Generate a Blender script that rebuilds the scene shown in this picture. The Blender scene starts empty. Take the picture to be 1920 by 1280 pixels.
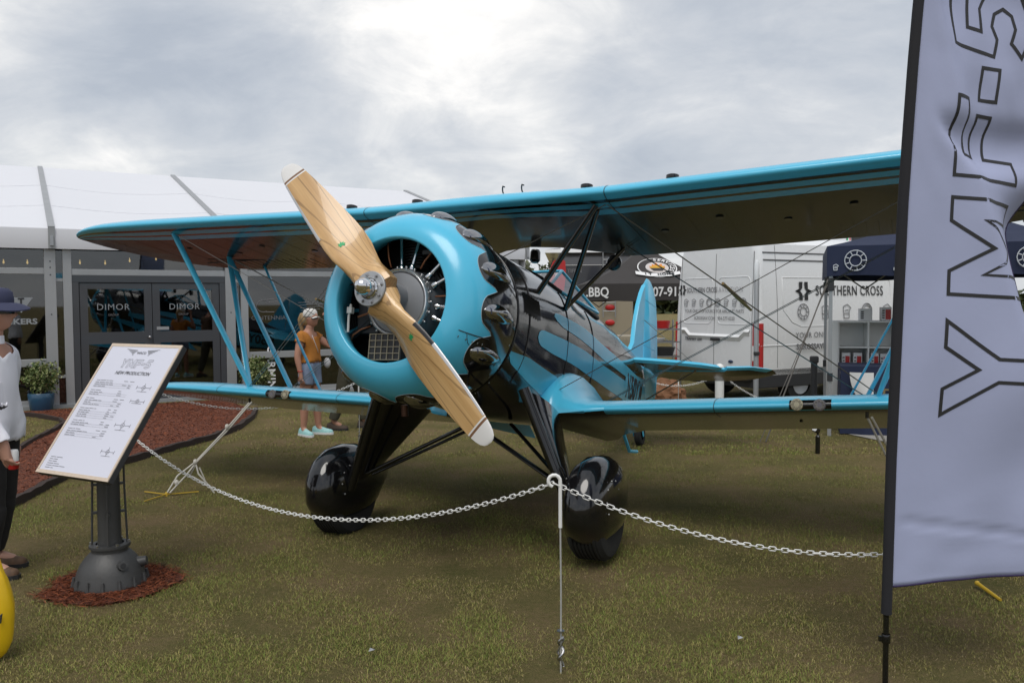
import bpy, bmesh, math, random
import numpy as np
from mathutils import Vector, Matrix, noise as mnoise
random.seed(7); rng = np.random.default_rng(7)
S = bpy.context.scene
COL = S.collection
R_ = math.radians

# ------------------------------------------------------------------ camera
CAM_H, FPX, ROLL = 1.70, 1590.0, -0.0061
pt = math.atan((640 - 567) / FPX)
cam_d = bpy.data.cameras.new('camera'); cam = bpy.data.objects.new('camera', cam_d); COL.objects.link(cam)
Rv = Vector((1, 0, 0)); Fw = Vector((0, math.cos(pt), -math.sin(pt))); Uv = Vector((0, math.sin(pt), math.cos(pt)))
cr, sr = math.cos(ROLL), math.sin(ROLL)
cR = Rv * cr + Uv * sr; cU = Uv * cr - Rv * sr
mw = Matrix.Identity(4)
for i in range(3):
    mw[i][0] = cR[i]; mw[i][1] = cU[i]; mw[i][2] = -Fw[i]
mw[2][3] = CAM_H
cam.matrix_world = mw
cam_d.sensor_width = 36; cam_d.lens = FPX / 1920 * 36
cam_d.clip_start = 0.05; cam_d.clip_end = 3000
S.camera = cam

# ------------------------------------------------------------------ sky, sun, exposure
SUN_EL, SUN_AZ = 62.0, 188.0       # overcast: broad soft light from high behind the viewer (azimuth from +Y, clockwise)
W = bpy.data.worlds.new('World'); S.world = W; W.use_nodes = True
nt = W.node_tree; nt.nodes.clear()
def N(t, kind, **kw):
    n = t.nodes.new(kind)
    for k, v in kw.items(): setattr(n, k, v)
    return n
def setin(n, **kw):
    for k, v in kw.items(): n.inputs[k.replace('_', ' ')].default_value = v
L = nt.links.new
out = N(nt, 'ShaderNodeOutputWorld'); bg = N(nt, 'ShaderNodeBackground'); bg.inputs['Strength'].default_value = 0.1
sky = N(nt, 'ShaderNodeTexSky', sky_type='NISHITA'); sky.sun_disc = False
sky.sun_elevation = R_(SUN_EL); sky.sun_rotation = R_(SUN_AZ)
tc = N(nt, 'ShaderNodeTexCoord'); sep = N(nt, 'ShaderNodeSeparateXYZ'); L(tc.outputs['Generated'], sep.inputs[0])
def M(op, a, b=None, t=nt, c=None):
    n = N(t, 'ShaderNodeMath', operation=op)
    for i, q in enumerate((a, b, c)):
        if q is None: continue
        if isinstance(q, (int, float)): n.inputs[i].default_value = q
        else: t.links.new(q, n.inputs[i])
    return n.outputs[0]
zz = M('ADD', M('MAXIMUM', sep.outputs['Z'], 0.0), 0.30)
u = M('DIVIDE', sep.outputs['X'], zz); v = M('DIVIDE', sep.outputs['Y'], zz)
cmb = N(nt, 'ShaderNodeCombineXYZ'); L(u, cmb.inputs[0]); L(v, cmb.inputs[1])
def noise(t, vec, scale, detail=6, rough=.55, dist=0., off=(0, 0, 0)):
    mp = N(t, 'ShaderNodeMapping'); mp.inputs['Location'].default_value = off
    if vec is not None: t.links.new(vec, mp.inputs[0])
    n = N(t, 'ShaderNodeTexNoise'); t.links.new(mp.outputs[0], n.inputs['Vector'])
    setin(n, Scale=scale, Detail=detail, Roughness=rough, Distortion=dist)
    return n.outputs[0]
def ramp(t, fac, stops, interp='EASE'):
    r = N(t, 'ShaderNodeValToRGB'); r.color_ramp.interpolation = interp
    e = r.color_ramp.elements
    while len(e) < len(stops): e.new(.5)
    for i, (p, c) in enumerate(stops):
        e[i].position = p; e[i].color = (*c, 1) if len(c) == 3 else c
    t.links.new(fac, r.inputs[0]); return r.outputs[0]
n1 = noise(nt, cmb.outputs[0], 1.6, 9, .56, .4, (5.3, .4, 0))
n2 = noise(nt, cmb.outputs[0], 3.6, 9, .62, .5, (7.7, 2.0, 3.0))
cl = M('ADD', M('MULTIPLY', n1, .66), M('MULTIPLY', n2, .34))
# thinner and thicker patches of the overcast
def gap(dirv, k, amp):
    d = Vector(dirv).normalized()
    vm = N(nt, 'ShaderNodeVectorMath', operation='DOT_PRODUCT'); L(tc.outputs['Generated'], vm.inputs[0]); vm.inputs[1].default_value = d
    return M('MULTIPLY', M('POWER', M('MAXIMUM', vm.outputs['Value'], 0.0), k), amp)
for d_, k_, a_ in (((-.19, 1, .38), 45, .14), ((-.64, 1, .22), 110, .14), ((-.30, 1, .22), 150, -.10), ((-.43, 1, .34), 260, -.10), ((.25, 1, .27), 60, -.05), ((-.44, 1, .16), 900, .12), ((-.25, 1, .15), 700, .07), ((.03, 1, .20), 900, .08)):
    cl = M('ADD', cl, gap(d_, k_, a_))
ccol = ramp(nt, cl, [(.36, (3.5, 3.85, 4.4)), (.45, (4.2, 4.5, 4.95)), (.53, (5.0, 5.2, 5.5)), (.61, (6.3, 6.35, 6.4)), (.72, (8.8, 8.55, 8.2))], 'LINEAR')
hz = M('POWER', M('SUBTRACT', 1.0, M('MINIMUM', M('MAXIMUM', sep.outputs['Z'], 0.0), 1.0)), 9.0)
mh = N(nt, 'ShaderNodeMix', data_type='RGBA'); L(M('MULTIPLY', hz, .35), mh.inputs[0]); L(ccol, mh.inputs[6]); mh.inputs[7].default_value = (6.2, 6.15, 6.1, 1)
mx = N(nt, 'ShaderNodeMix', data_type='RGBA'); mx.inputs[0].default_value = .93
L(sky.outputs[0], mx.inputs[6]); L(mh.outputs[2], mx.inputs[7]); L(mx.outputs[2], bg.inputs[0]); L(bg.outputs[0], out.inputs[0])
sun_d = bpy.data.lights.new('sun', 'SUN'); sun_d.energy = 1.5; sun_d.angle = R_(36); sun_d.color = (1, .96, .9)
sun = bpy.data.objects.new('sun', sun_d); COL.objects.link(sun)
el, az = R_(SUN_EL), R_(SUN_AZ)
sd = Vector((math.sin(az) * math.cos(el), math.cos(az) * math.cos(el), math.sin(el)))
sun.rotation_euler = sd.to_track_quat('Z', 'Y').to_euler(); sun.location = sd * 30
vs = S.view_settings
vs.view_transform = 'Standard'; vs.look = 'None'; vs.exposure = 0.42; vs.gamma = 1; vs.use_curve_mapping = False
try:
    S.cycles.use_denoising = True; S.cycles.max_bounces = 8; S.cycles.transparent_max_bounces = 12
except Exception: pass

# ------------------------------------------------------------------ materials
def mat(name, col, rough=.6, metal=0., coat=0., var=0., vscale=6., vcol=None, bump=0., bscale=40., spec=.5, emit=None, estr=1., coord='Object', sheen=0., stretch=None):
    m = bpy.data.materials.new(name); m.use_nodes = True; t = m.node_tree; b = t.nodes['Principled BSDF']
    setin(b, Base_Color=(*col, 1), Roughness=rough, Metallic=metal); b.inputs['Coat Weight'].default_value = coat
    b.inputs['Coat Roughness'].default_value = .03; b.inputs['Specular IOR Level'].default_value = spec
    if sheen: b.inputs['Sheen Weight'].default_value = sheen
    vec = None
    if var or bump:
        c = N(t, 'ShaderNodeTexCoord'); vec = c.outputs[coord]
        if stretch:
            mp = N(t, 'ShaderNodeMapping'); mp.inputs['Scale'].default_value = stretch; t.links.new(vec, mp.inputs[0]); vec = mp.outputs[0]
    if var:
        n = noise(t, vec, vscale, 5, .6)
        c2 = vcol or tuple(x * .6 for x in col)
        o = ramp(t, n, [(.5 - .3, col), (.5 + .3, tuple(col[i] * (1 - var) + c2[i] * var for i in range(3)))], 'LINEAR')
        t.links.new(o, b.inputs['Base Color'])
        rr = N(t, 'ShaderNodeMapRange'); t.links.new(n, rr.inputs[0]); rr.inputs[3].default_value = max(0, rough - .06); rr.inputs[4].default_value = min(1, rough + .1)
        t.links.new(rr.outputs[0], b.inputs['Roughness'])
    if bump:
        n = noise(t, vec, bscale, 4, .6); bp = N(t, 'ShaderNodeBump'); setin(bp, Strength=bump, Distance=.01); t.links.new(n, bp.inputs['Height']); t.links.new(bp.outputs[0], b.inputs['Normal'])
    if emit: b.inputs['Emission Color'].default_value = (*emit, 1); b.inputs['Emission Strength'].default_value = estr
    return m
MT = {}
# aircraft paint: gloss with faint fabric waviness and rain drops
def paint(name, col, rough=.12, drops=.25, wav=.04, coat=.6, cr_=.03):
    m = mat(name, col, rough, coat=coat)
    t = m.node_tree; b = t.nodes['Principled BSDF']; b.inputs['Coat Roughness'].default_value = cr_; c = N(t, 'ShaderNodeTexCoord')
    v1 = N(t, 'ShaderNodeTexVoronoi'); setin(v1, Scale=95.0, Randomness=1.0); t.links.new(c.outputs['Object'], v1.inputs['Vector'])
    dr = N(t, 'ShaderNodeMapRange'); t.links.new(v1.outputs['Distance'], dr.inputs[0]); dr.inputs[1].default_value = .0; dr.inputs[2].default_value = .28; dr.inputs[3].default_value = 1; dr.inputs[4].default_value = 0
    msk = N(t, 'ShaderNodeMapRange'); t.links.new(noise(t, c.outputs['Object'], 2.3, 3, .6), msk.inputs[0]); msk.inputs[1].default_value = .5; msk.inputs[2].default_value = .68
    h = M('MULTIPLY', dr.outputs[0], msk.outputs[0], t)
    b1 = N(t, 'ShaderNodeBump'); setin(b1, Strength=drops, Distance=.002); t.links.new(h, b1.inputs['Height'])
    b2 = N(t, 'ShaderNodeBump'); setin(b2, Strength=wav, Distance=.02); t.links.new(noise(t, c.outputs['Object'], 3.0, 2, .5), b2.inputs['Height']); t.links.new(b1.outputs[0], b2.inputs['Normal'])
    t.links.new(b2.outputs[0], b.inputs['Normal']); t.links.new(b2.outputs[0], b.inputs['Coat Normal'])
    return m
BLUE = paint('sky_blue_gloss', (.075, .48, .71), .26, coat=.35, cr_=.13); BLACK = paint('black_gloss', (.006, .006, .007), .12, coat=.5, cr_=.05)
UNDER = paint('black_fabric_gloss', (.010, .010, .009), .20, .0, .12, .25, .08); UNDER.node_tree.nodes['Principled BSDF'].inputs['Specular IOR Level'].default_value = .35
BLACKP = mat('black_enamel', (.006, .006, .006), .22, coat=.4)
CHROME = mat('chrome', (.75, .75, .76), .08, 1.0); STEEL = mat('steel', (.45, .45, .46), .3, 1.0, var=.3, vscale=20)
ALU = mat('aluminium', (.42, .43, .44), .42, .6, var=.35, vscale=4); ALUD = mat('grey_anodised', (.30, .31, .32), .5, .3)
WHITE = mat('white_plastic', (.78, .78, .76), .4, var=.15, vscale=8); WPAINT = mat('white_paint', (.78, .79, .80), .25, coat=.4, var=.1, vscale=2)
DKGREY = mat('dark_grey_paint', (.045, .046, .05), .45, var=.3, vscale=5); CHAR = mat('charcoal', (.028, .029, .032), .55)
RUBBER = mat('rubber', (.012, .012, .012), .8, bump=.2); ENG = mat('engine_black', (.015, .015, .016), .5)
CRANK = mat('crankcase_grey', (.20, .21, .225), .4, .2, var=.2)
BRONZE = mat('brown_lead', (.22, .08, .03), .5); WIREM = mat('flying_wire', (.20, .19, .17), .35, .8)
NAVY = mat('navy_cloth', (.012, .020, .055), .8, var=.2); TENTD = mat('dark_grey_canvas', (.040, .036, .035), .85, var=.2, vscale=1.5, bump=.1, bscale=8)
MARQ = mat('white_pvc', (.66, .67, .71), .55, var=.12, vscale=1.2, vcol=(.6, .6, .64), bump=.15, bscale=1.5)
ROPE = mat('rope', (.52, .50, .45), .9, bump=.5, bscale=120); YEL = mat('yellow_plastic', (.50, .33, .03), .5); YELBAG = mat('yellow_bag', (.78, .50, .01), .35, var=.2, vscale=5)
SKIN = mat('skin', (.46, .25, .18), .5, var=.15, vscale=14); SKIN2 = mat('skin_tan', (.42, .21, .14), .5, var=.15, vscale=14)
SHIRT = mat('white_shirt', (.80, .80, .86), .8, bump=.25, bscale=9); TROUS = mat('black_trousers', (.022, .021, .022), .85, bump=.3, bscale=14)
ORANGE = mat('orange_cloth', (.40, .15, .02), .85, var=.3, vscale=20, bump=.3, bscale=20); DENIM = mat('denim', (.14, .19, .30), .85, var=.6, vscale=16, vcol=(.32, .36, .44))
TEAL = mat('teal_mesh', (.16, .46, .45), .6, var=.6, vscale=60, vcol=(.6, .7, .7)); HAIR = mat('blond_hair', (.34, .22, .10), .5, var=.6, vscale=40, stretch=(1, 1, .12), bump=.4, bscale=80)
BROWNSHOE = mat('brown_shoe', (.14, .075, .035), .7, var=.7, vscale=30, vcol=(.03, .02, .02)); CAMO = mat('olive_trousers', (.075, .07, .045), .85, var=.7, vscale=10, vcol=(.03, .028, .02))
HATM = mat('slate_hat', (.035, .04, .085), .85, bump=.3, bscale=150); CAPW = mat('white_cap', (.6, .58, .55), .8)
REDM = mat('red_plastic', (.45, .02, .02), .3); INK = mat('print_black', (.02, .02, .022), .6); INKG = mat('print_grey', (.10, .10, .11), .6)
LETW = mat('letter_white', (.72, .72, .72), .5); LETG = mat('letter_frosted', (.26, .28, .30), .5); LETS = mat('vinyl_grey', (.14, .14, .15), .6)
MULCHE = mat('mulch_edging', (.035, .022, .018), .9, bump=.4); BOARD = mat('sign_face', (.60, .61, .70), .45); BFRAME = mat('sign_frame', (.62, .52, .42), .45, var=.4, vscale=60, vcol=(.35, .26, .18))
TAN = mat('tan_paint', (.30, .26, .19), .4); TARP = mat('brown_tarp', (.20, .09, .04), .8, var=.5, vscale=10, bump=.6, bscale=10)
GREENL = mat('green_decal', (.02, .36, .12), .5); CONC = mat('concrete', (.30, .29, .27), .9, var=.3)
LEAF = mat('leaf_dark', (.045, .075, .022), .6, var=.6, vscale=9, vcol=(.10, .14, .04)); LEAFV = mat('leaf_variegated', (.12, .17, .04), .55, var=1, vscale=24, vcol=(.42, .42, .20)); BARK = mat('bark', (.07, .05, .035), .9)
POT = mat('blue_glaze', (.02, .075, .14), .3, coat=.5, bump=.4, bscale=30); BULB = mat('bulb', (.8, .5, .2), .3, emit=(1, .62, .22), estr=2.2)
FLAGM = mat('banner_cloth', (.36, .395, .57), .85, bump=.12, bscale=10); SLEEVE = mat('black_cloth', (.016, .016, .02), .9); PURP = mat('dark_hem', (.03, .02, .07), .9)
RVG = mat('rv_graphite', (.075, .075, .082), .3, coat=.4); LAMP = mat('lens_led', (.55, .50, .34), .25, .2, var=.8, vscale=120, vcol=(.12, .11, .08)); LAMP2 = mat('lens_grey', (.16, .15, .16), .25, .4, var=.6, vscale=120)

def glass_mat(name, tint=(.55, .6, .6), refl=.22, rough=.02):
    m = bpy.data.materials.new(name); m.use_nodes = True; t = m.node_tree; t.nodes.clear()
    o = N(t, 'ShaderNodeOutputMaterial'); mixs = N(t, 'ShaderNodeMixShader'); tr = N(t, 'ShaderNodeBsdfTransparent'); gl = N(t, 'ShaderNodeBsdfGlossy')
    tr.inputs[0].default_value = (*tint, 1); gl.inputs['Roughness'].default_value = rough; gl.inputs[0].default_value = (.9, .9, .9, 1)
    fr = N(t, 'ShaderNodeFresnel'); fr.inputs[0].default_value = 1.5
    f = M('ADD', M('MULTIPLY', fr.outputs[0], 1.3, t), refl, t)
    t.links.new(f, mixs.inputs[0]); t.links.new(tr.outputs[0], mixs.inputs[1]); t.links.new(gl.outputs[0], mixs.inputs[2]); t.links.new(mixs.outputs[0], o.inputs[0]); return m
GLASS = glass_mat('tent_glass', (.42, .45, .46), .06); WSGLASS = glass_mat('windscreen_glass', (.85, .88, .9), .10)

def wood_mat():
    m = mat('laminated_wood', (.52, .30, .12), .28, coat=.45); t = m.node_tree; b = t.nodes['Principled BSDF']
    c = N(t, 'ShaderNodeTexCoord'); s = N(t, 'ShaderNodeSeparateXYZ'); t.links.new(c.outputs['Object'], s.inputs[0])
    # object axes: x = shaft, y = chordwise, z = along the blade.  laminations lie square to the shaft, grain runs along z
    mp = N(t, 'ShaderNodeMapping'); mp.inputs['Scale'].default_value = (60, 60, 2.2); t.links.new(c.outputs['Object'], mp.inputs[0])
    g1 = noise(t, mp.outputs[0], 1.0, 4, .6)
    mp2 = N(t, 'ShaderNodeMapping'); mp2.inputs['Scale'].default_value = (14, 22, .8); t.links.new(c.outputs['Object'], mp2.inputs[0])
    g2 = noise(t, mp2.outputs[0], 1.0, 3, .5)
    base = ramp(t, g2, [(.3, (.66, .43, .20)), (.7, (.52, .31, .125))], 'LINEAR')
    fine = ramp(t, g1, [(.36, (.84, .80, .75)), (.58, (1, 1, 1))], 'LINEAR')
    mul = N(t, 'ShaderNodeMix', data_type='RGBA', blend_type='MULTIPLY'); mul.inputs[0].default_value = .75; t.links.new(base, mul.inputs[6]); t.links.new(fine, mul.inputs[7])
    w = M('FRACT', M('ADD', M('DIVIDE', s.outputs[0], .026, t), M('MULTIPLY', g2, .10), t), None, t)
    ln = M('LESS_THAN', M('ABSOLUTE', M('SUBTRACT', w, .5, t), None, t), .06, t)
    mix = N(t, 'ShaderNodeMix', data_type='RGBA'); t.links.new(M('MULTIPLY', ln, .45, t), mix.inputs[0]); t.links.new(mul.outputs[2], mix.inputs[6]); mix.inputs[7].default_value = (.10, .045, .015, 1)
    t.links.new(mix.outputs[2], b.inputs['Base Color']); return m
WOOD = wood_mat()

# ------------------------------------------------------------------ mesh helpers
def tagp(o, label=None, cat=None, group=None, kind=None):
    if label: o['label'] = label
    if cat: o['category'] = cat
    if group: o['group'] = group
    if kind: o['kind'] = kind
    return o
def empty(name, loc=(0, 0, 0), rz=0., label=None, cat=None, group=None):
    o = bpy.data.objects.new(name, None); COL.objects.link(o); o.location = loc; o.rotation_euler = (0, 0, rz); o.empty_display_size = .1
    return tagp(o, label, cat, group)
class MB:
    def __init__(s): s.v = []; s.f = []; s.m = []; s.cur = 0
    def mat(s, i): s.cur = i; return s
    def add(s, vs, fs):
        n = len(s.v); s.v += [tuple(map(float, p)) for p in vs]; s.f += [tuple(n + i for i in f) for f in fs]; s.m += [s.cur] * len(fs); return s
    def box(s, c, d, rot=None):
        hx, hy, hz = d[0] / 2, d[1] / 2, d[2] / 2
        vs = [Vector((x * hx, y * hy, z * hz)) for x in (-1, 1) for y in (-1, 1) for z in (-1, 1)]
        if rot is not None: vs = [rot @ p for p in vs]
        vs = [p + Vector(c) for p in vs]
        return s.add(vs, [(0, 1, 3, 2), (4, 6, 7, 5), (0, 4, 5, 1), (2, 3, 7, 6), (0, 2, 6, 4), (1, 5, 7, 3)])
    def tube(s, pts, r, n=8, cap=True, closed=False, flat=1.0):
        pts = [Vector(p) for p in pts]; k = len(pts)
        rs = r if isinstance(r, (list, tuple)) else [r] * k
        vs = []; prev = None
        for i, p in enumerate(pts):
            if closed: t = pts[(i + 1) % k] - pts[i - 1]
            else: t = pts[min(i + 1, k - 1)] - pts[max(i - 1, 0)]
            t = t.normalized() if t.length > 1e-9 else Vector((0, 0, 1))
            if prev is None:
                a = Vector((0, 0, 1)) if abs(t.z) < .9 else Vector((1, 0, 0)); nn = t.cross(a).normalized()
            else:
                nn = prev - t * prev.dot(t); nn = nn.normalized() if nn.length > 1e-6 else t.orthogonal().normalized()
            prev = nn; bb = t.cross(nn)
            for j in range(n):
                a = 2 * math.pi * j / n; vs.append(p + (nn * math.cos(a) * flat + bb * math.sin(a)) * rs[i])
        fs = []
        for i in range(k if closed else k - 1):
            i2 = (i + 1) % k
            for j in range(n): fs.append((i * n + j, i * n + (j + 1) % n, i2 * n + (j + 1) % n, i2 * n + j))
        if cap and not closed: fs += [tuple(range(n))[::-1], tuple((k - 1) * n + j for j in range(n))]
        return s.add(vs, fs)
    def strut(s, a, b, w, t, ax, n=10):
        """streamlined strut: chord w along ax, thickness t"""
        a = Vector(a); b = Vector(b); d = (b - a).normalized(); ax = Vector(ax); ax = (ax - d * ax.dot(d)).normalized(); bx = d.cross(ax)
        vs = []
        for p in (a, b):
            for j in range(n):
                an = 2 * math.pi * j / n; vs.append(p + ax * math.cos(an) * w / 2 + bx * math.sin(an) * t / 2)
        fs = [(j, (j + 1) % n, n + (j + 1) % n, n + j) for j in range(n)] + [tuple(range(n))[::-1], tuple(range(n, 2 * n))]
        return s.add(vs, fs)
    def lathe(s, prof, n=32, axis='Z', c=(0, 0, 0), cap=False, a0=0., a1=None):
        vs = []; full = a1 is None; a1 = a0 + 2 * math.pi if full else a1; nn = n if full else n + 1
        for (r, h) in prof:
            for j in range(nn):
                a = a0 + (a1 - a0) * j / n; x, y = r * math.cos(a), r * math.sin(a)
                q = {'Z': (x, y, h), 'X': (h, x, y), 'Y': (x, h, y)}[axis]
                vs.append((q[0] + c[0], q[1] + c[1], q[2] + c[2]))
        fs = []
        for i in range(len(prof) - 1):
            for j in range(n): fs.append((i * nn + j, i * nn + (j + 1) % nn, (i + 1) * nn + (j + 1) % nn, (i + 1) * nn + j))
        if cap: fs += [tuple(range(nn))[::-1], tuple((len(prof) - 1) * nn + j for j in range(nn))]
        return s.add(vs, fs)
    def ball(s, c, r, n=12, sc=(1, 1, 1)):
        m = max(4, n // 2); prof = [(math.sin(math.pi * i / m), -math.cos(math.pi * i / m)) for i in range(m + 1)]
        vs = []
        for (q, h) in prof:
            for j in range(n):
                a = 2 * math.pi * j / n; vs.append((c[0] + r * sc[0] * q * math.cos(a), c[1] + r * sc[1] * q * math.sin(a), c[2] + r * sc[2] * h))
        return s.add(vs, [(i * n + j, i * n + (j + 1) % n, (i + 1) * n + (j + 1) % n, (i + 1) * n + j) for i in range(m) for j in range(n)])
    def loft(s, secs, closed=True, cap=True):
        n = len(secs[0]); vs = [p for q in secs for p in q]; fs = []
        for i in range(len(secs) - 1):
            for j in range(n if closed else n - 1): fs.append((i * n + j, i * n + (j + 1) % n, (i + 1) * n + (j + 1) % n, (i + 1) * n + j))
        if cap and closed: fs += [tuple(range(n))[::-1], tuple((len(secs) - 1) * n + j for j in range(n))]
        return s.add(vs, fs)
    def grid(s, fn, nu, nv):
        vs = [fn(i / nu, j / nv) for i in range(nu + 1) for j in range(nv + 1)]
        return s.add(vs, [(i * (nv + 1) + j, (i + 1) * (nv + 1) + j, (i + 1) * (nv + 1) + j + 1, i * (nv + 1) + j + 1) for i in range(nu) for j in range(nv)])
    def prism(s, poly, o, ex, ey, th):
        """polygon (2D) in frame o,ex,ey extruded by th along ex x ey"""
        o, ex, ey = Vector(o), Vector(ex), Vector(ey); ez = ex.cross(ey).normalized(); n = len(poly)
        vs = [o + ex * a + ey * b for a, b in poly] + [o + ex * a + ey * b + ez * th for a, b in poly]
        return s.add(vs, [tuple(range(n))[::-1], tuple(range(n, 2 * n))] + [(j, (j + 1) % n, n + (j + 1) % n, n + j) for j in range(n)])
    def mesh(s, name, mats, smooth=35):
        me = bpy.data.meshes.new(name); me.from_pydata(s.v, [], s.f)
        for m in (mats if isinstance(mats, (list, tuple)) else [mats]): me.materials.append(m)
        if len(me.materials) > 1: me.polygons.foreach_set('material_index', s.m)
        bm = bmesh.new(); bm.from_mesh(me); bmesh.ops.recalc_face_normals(bm, faces=bm.faces); bm.to_mesh(me); bm.free()
        if smooth:
            me.polygons.foreach_set('use_smooth', [True] * len(me.polygons))
            if smooth < 180: me.set_sharp_from_angle(angle=R_(smooth))
        me.update(); return me
    def build(s, name, mats, parent=None, smooth=35, bevel=0, mtx=None, label=None):
        me = s.mesh(name, mats, smooth); return link(name, me, parent, bevel, mtx, label)
def link(name, me, parent=None, bevel=0, mtx=None, label=None):
    o = bpy.data.objects.new(name, me); COL.objects.link(o)
    if parent: o.parent = parent
    if mtx is not None: o.matrix_basis = mtx
    if label: o['label'] = label
    if bevel:
        b = o.modifiers.new('bevel', 'BEVEL'); b.width = bevel; b.segments = 2; b.limit_method = 'ANGLE'; b.angle_limit = R_(40)
    return o
def text_mesh(body, size, m, bold=0., extrude=0., align='CENTER', sx=1.0, shear=0., space=1.0):
    cu = bpy.data.curves.new('txt', 'FONT'); cu.body = body; cu.size = size; cu.offset = bold; cu.extrude = extrude; cu.align_x = align; cu.align_y = 'CENTER'; cu.shear = shear; cu.space_character = space; cu.resolution_u = 3
    o = bpy.data.objects.new('txt', cu); COL.objects.link(o); dg = bpy.context.evaluated_depsgraph_get()
    me = bpy.data.meshes.new_from_object(o.evaluated_get(dg)); bpy.data.objects.remove(o); bpy.data.curves.remove(cu)
    me.materials.clear(); me.materials.append(m)
    if sx != 1.0: me.transform(Matrix.Diagonal((sx, 1, 1, 1)))
    return me
def frame(o, ex, ey):
    ex = Vector(ex).normalized(); ey = Vector(ey); ey = (ey - ex * ex.dot(ey)).normalized(); ez = ex.cross(ey); m = Matrix.Identity(4)
    for i in range(3): m[i][0] = ex[i]; m[i][1] = ey[i]; m[i][2] = ez[i]; m[i][3] = o[i]
    return m
def lettering(body, size, m, o, ex, ey, parent, name='lettering', **k):
    me = text_mesh(body, size, m, **k); F_ = frame(o, ex, ey)
    if size < .10 or len(body) < 2: return link(name, me, parent, mtx=F_)
    bm = bmesh.new(); bm.from_mesh(me); left = set(bm.verts); first = None      # one mesh per character
    while left:
        st = [left.pop()]; isl = set(st)
        while st:
            for e in st.pop().link_edges:
                for w_ in e.verts:
                    if w_ in left: left.discard(w_); isl.add(w_); st.append(w_)
        idx = {v_: i for i, v_ in enumerate(isl)}; fs = [tuple(idx[w_] for w_ in f.verts) for f in bm.faces if f.verts[0] in isl]
        if not fs: continue
        lm = bpy.data.meshes.new('letter'); lm.from_pydata([tuple(v_.co) for v_ in isl], [], fs); lm.materials.append(m); first = link('letter', lm, parent, mtx=F_)
    bm.free(); return first
# camera ray -> world helpers (only used to turn measured photo positions into places on the ground)
def pix_ray(px, py):
    a, b = px - 960, py - 640; c, s_ = math.cos(-ROLL), math.sin(-ROLL); x = a * c - b * s_; y = a * s_ + b * c
    return Rv * (x / FPX) + Fw + Uv * (-y / FPX)
def gnd(px, py, z=0.):
    r = pix_ray(px, py); return Vector((0, 0, CAM_H)) + r * ((z - CAM_H) / r.z)
def at_depth(px, py, d):
    r = pix_ray(px, py); return Vector((0, 0, CAM_H)) + r * (d / r.y)

# ================================================================== GROUND
def ground_mat():
    m = mat('turf', (.05, .05, .02), .95); t = m.node_tree; b = t.nodes['Principled BSDF']; c = N(t, 'ShaderNodeTexCoord'); o = c.outputs['Object']
    a = noise(t, o, 1.1, 4, .6); d = noise(t, o, 26, 5, .7); e = noise(t, o, 160, 3, .7)
    c1 = ramp(t, M('ADD', M('MULTIPLY', a, .6, t), M('MULTIPLY', d, .4, t), t), [(.36, (0.128, 0.128, 0.041)), (.50, (0.211, 0.173, 0.074)), (.64, (0.282, 0.198, 0.115))], 'LINEAR')
    c2 = ramp(t, e, [(.3, (.45, .45, .45)), (.7, (1.25, 1.25, 1.2))], 'LINEAR')
    mu = N(t, 'ShaderNodeMix', data_type='RGBA', blend_type='MULTIPLY'); mu.inputs[0].default_value = 1; t.links.new(c1, mu.inputs[6]); t.links.new(c2, mu.inputs[7]); t.links.new(mu.outputs[2], b.inputs['Base Color'])
    bp = N(t, 'ShaderNodeBump'); setin(bp, Strength=.9, Distance=.03); t.links.new(M('ADD', d, e, t), bp.inputs['Height']); t.links.new(bp.outputs[0], b.inputs['Normal']); b.inputs['Specular IOR Level'].default_value = .15
    return m
TURF = ground_mat()
g = MB()
g.grid(lambda a, b: (-900 + 1800 * a, -900 + 1800 * b, 0), 12, 12)
tagp(g.build('ground', TURF, smooth=0), 'mown turf field of short dry green grass', kind='structure')

def mulch_mat():
    m = mat('red_mulch', (.19, .055, .025), .95); t = m.node_tree; b = t.nodes['Principled BSDF']; c = N(t, 'ShaderNodeTexCoord')
    d = noise(t, c.outputs['Object'], 55, 5, .7); col = ramp(t, d, [(.32, (.05, .014, .008)), (.52, (.17, .05, .024)), (.7, (.30, .10, .05))], 'LINEAR'); t.links.new(col, b.inputs['Base Color'])
    bp = N(t, 'ShaderNodeBump'); setin(bp, Strength=1., Distance=.03); t.links.new(d, bp.inputs['Height']); t.links.new(bp.outputs[0], b.inputs['Normal']); return m
MULCH = mulch_mat()
def smooth_poly(pts, n=6):
    out = []; k = len(pts)
    for i in range(k):
        p0, p1, p2, p3 = (Vector(pts[(i + j - 1) % k]) for j in range(4))
        for j in range(n):
            t_ = j / n; out.append(.5 * ((2 * p1) + (p2 - p0) * t_ + (2 * p0 - 5 * p1 + 4 * p2 - p3) * t_ ** 2 + (3 * p1 - p0 - 3 * p2 + p3) * t_ ** 3))
    return out
WALL0 = Vector((-7.63, 13.98, 0)); WD = Vector((math.cos(R_(30)), math.sin(R_(30)), 0)); WN = Vector((-WD.y, WD.x, 0))
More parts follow.
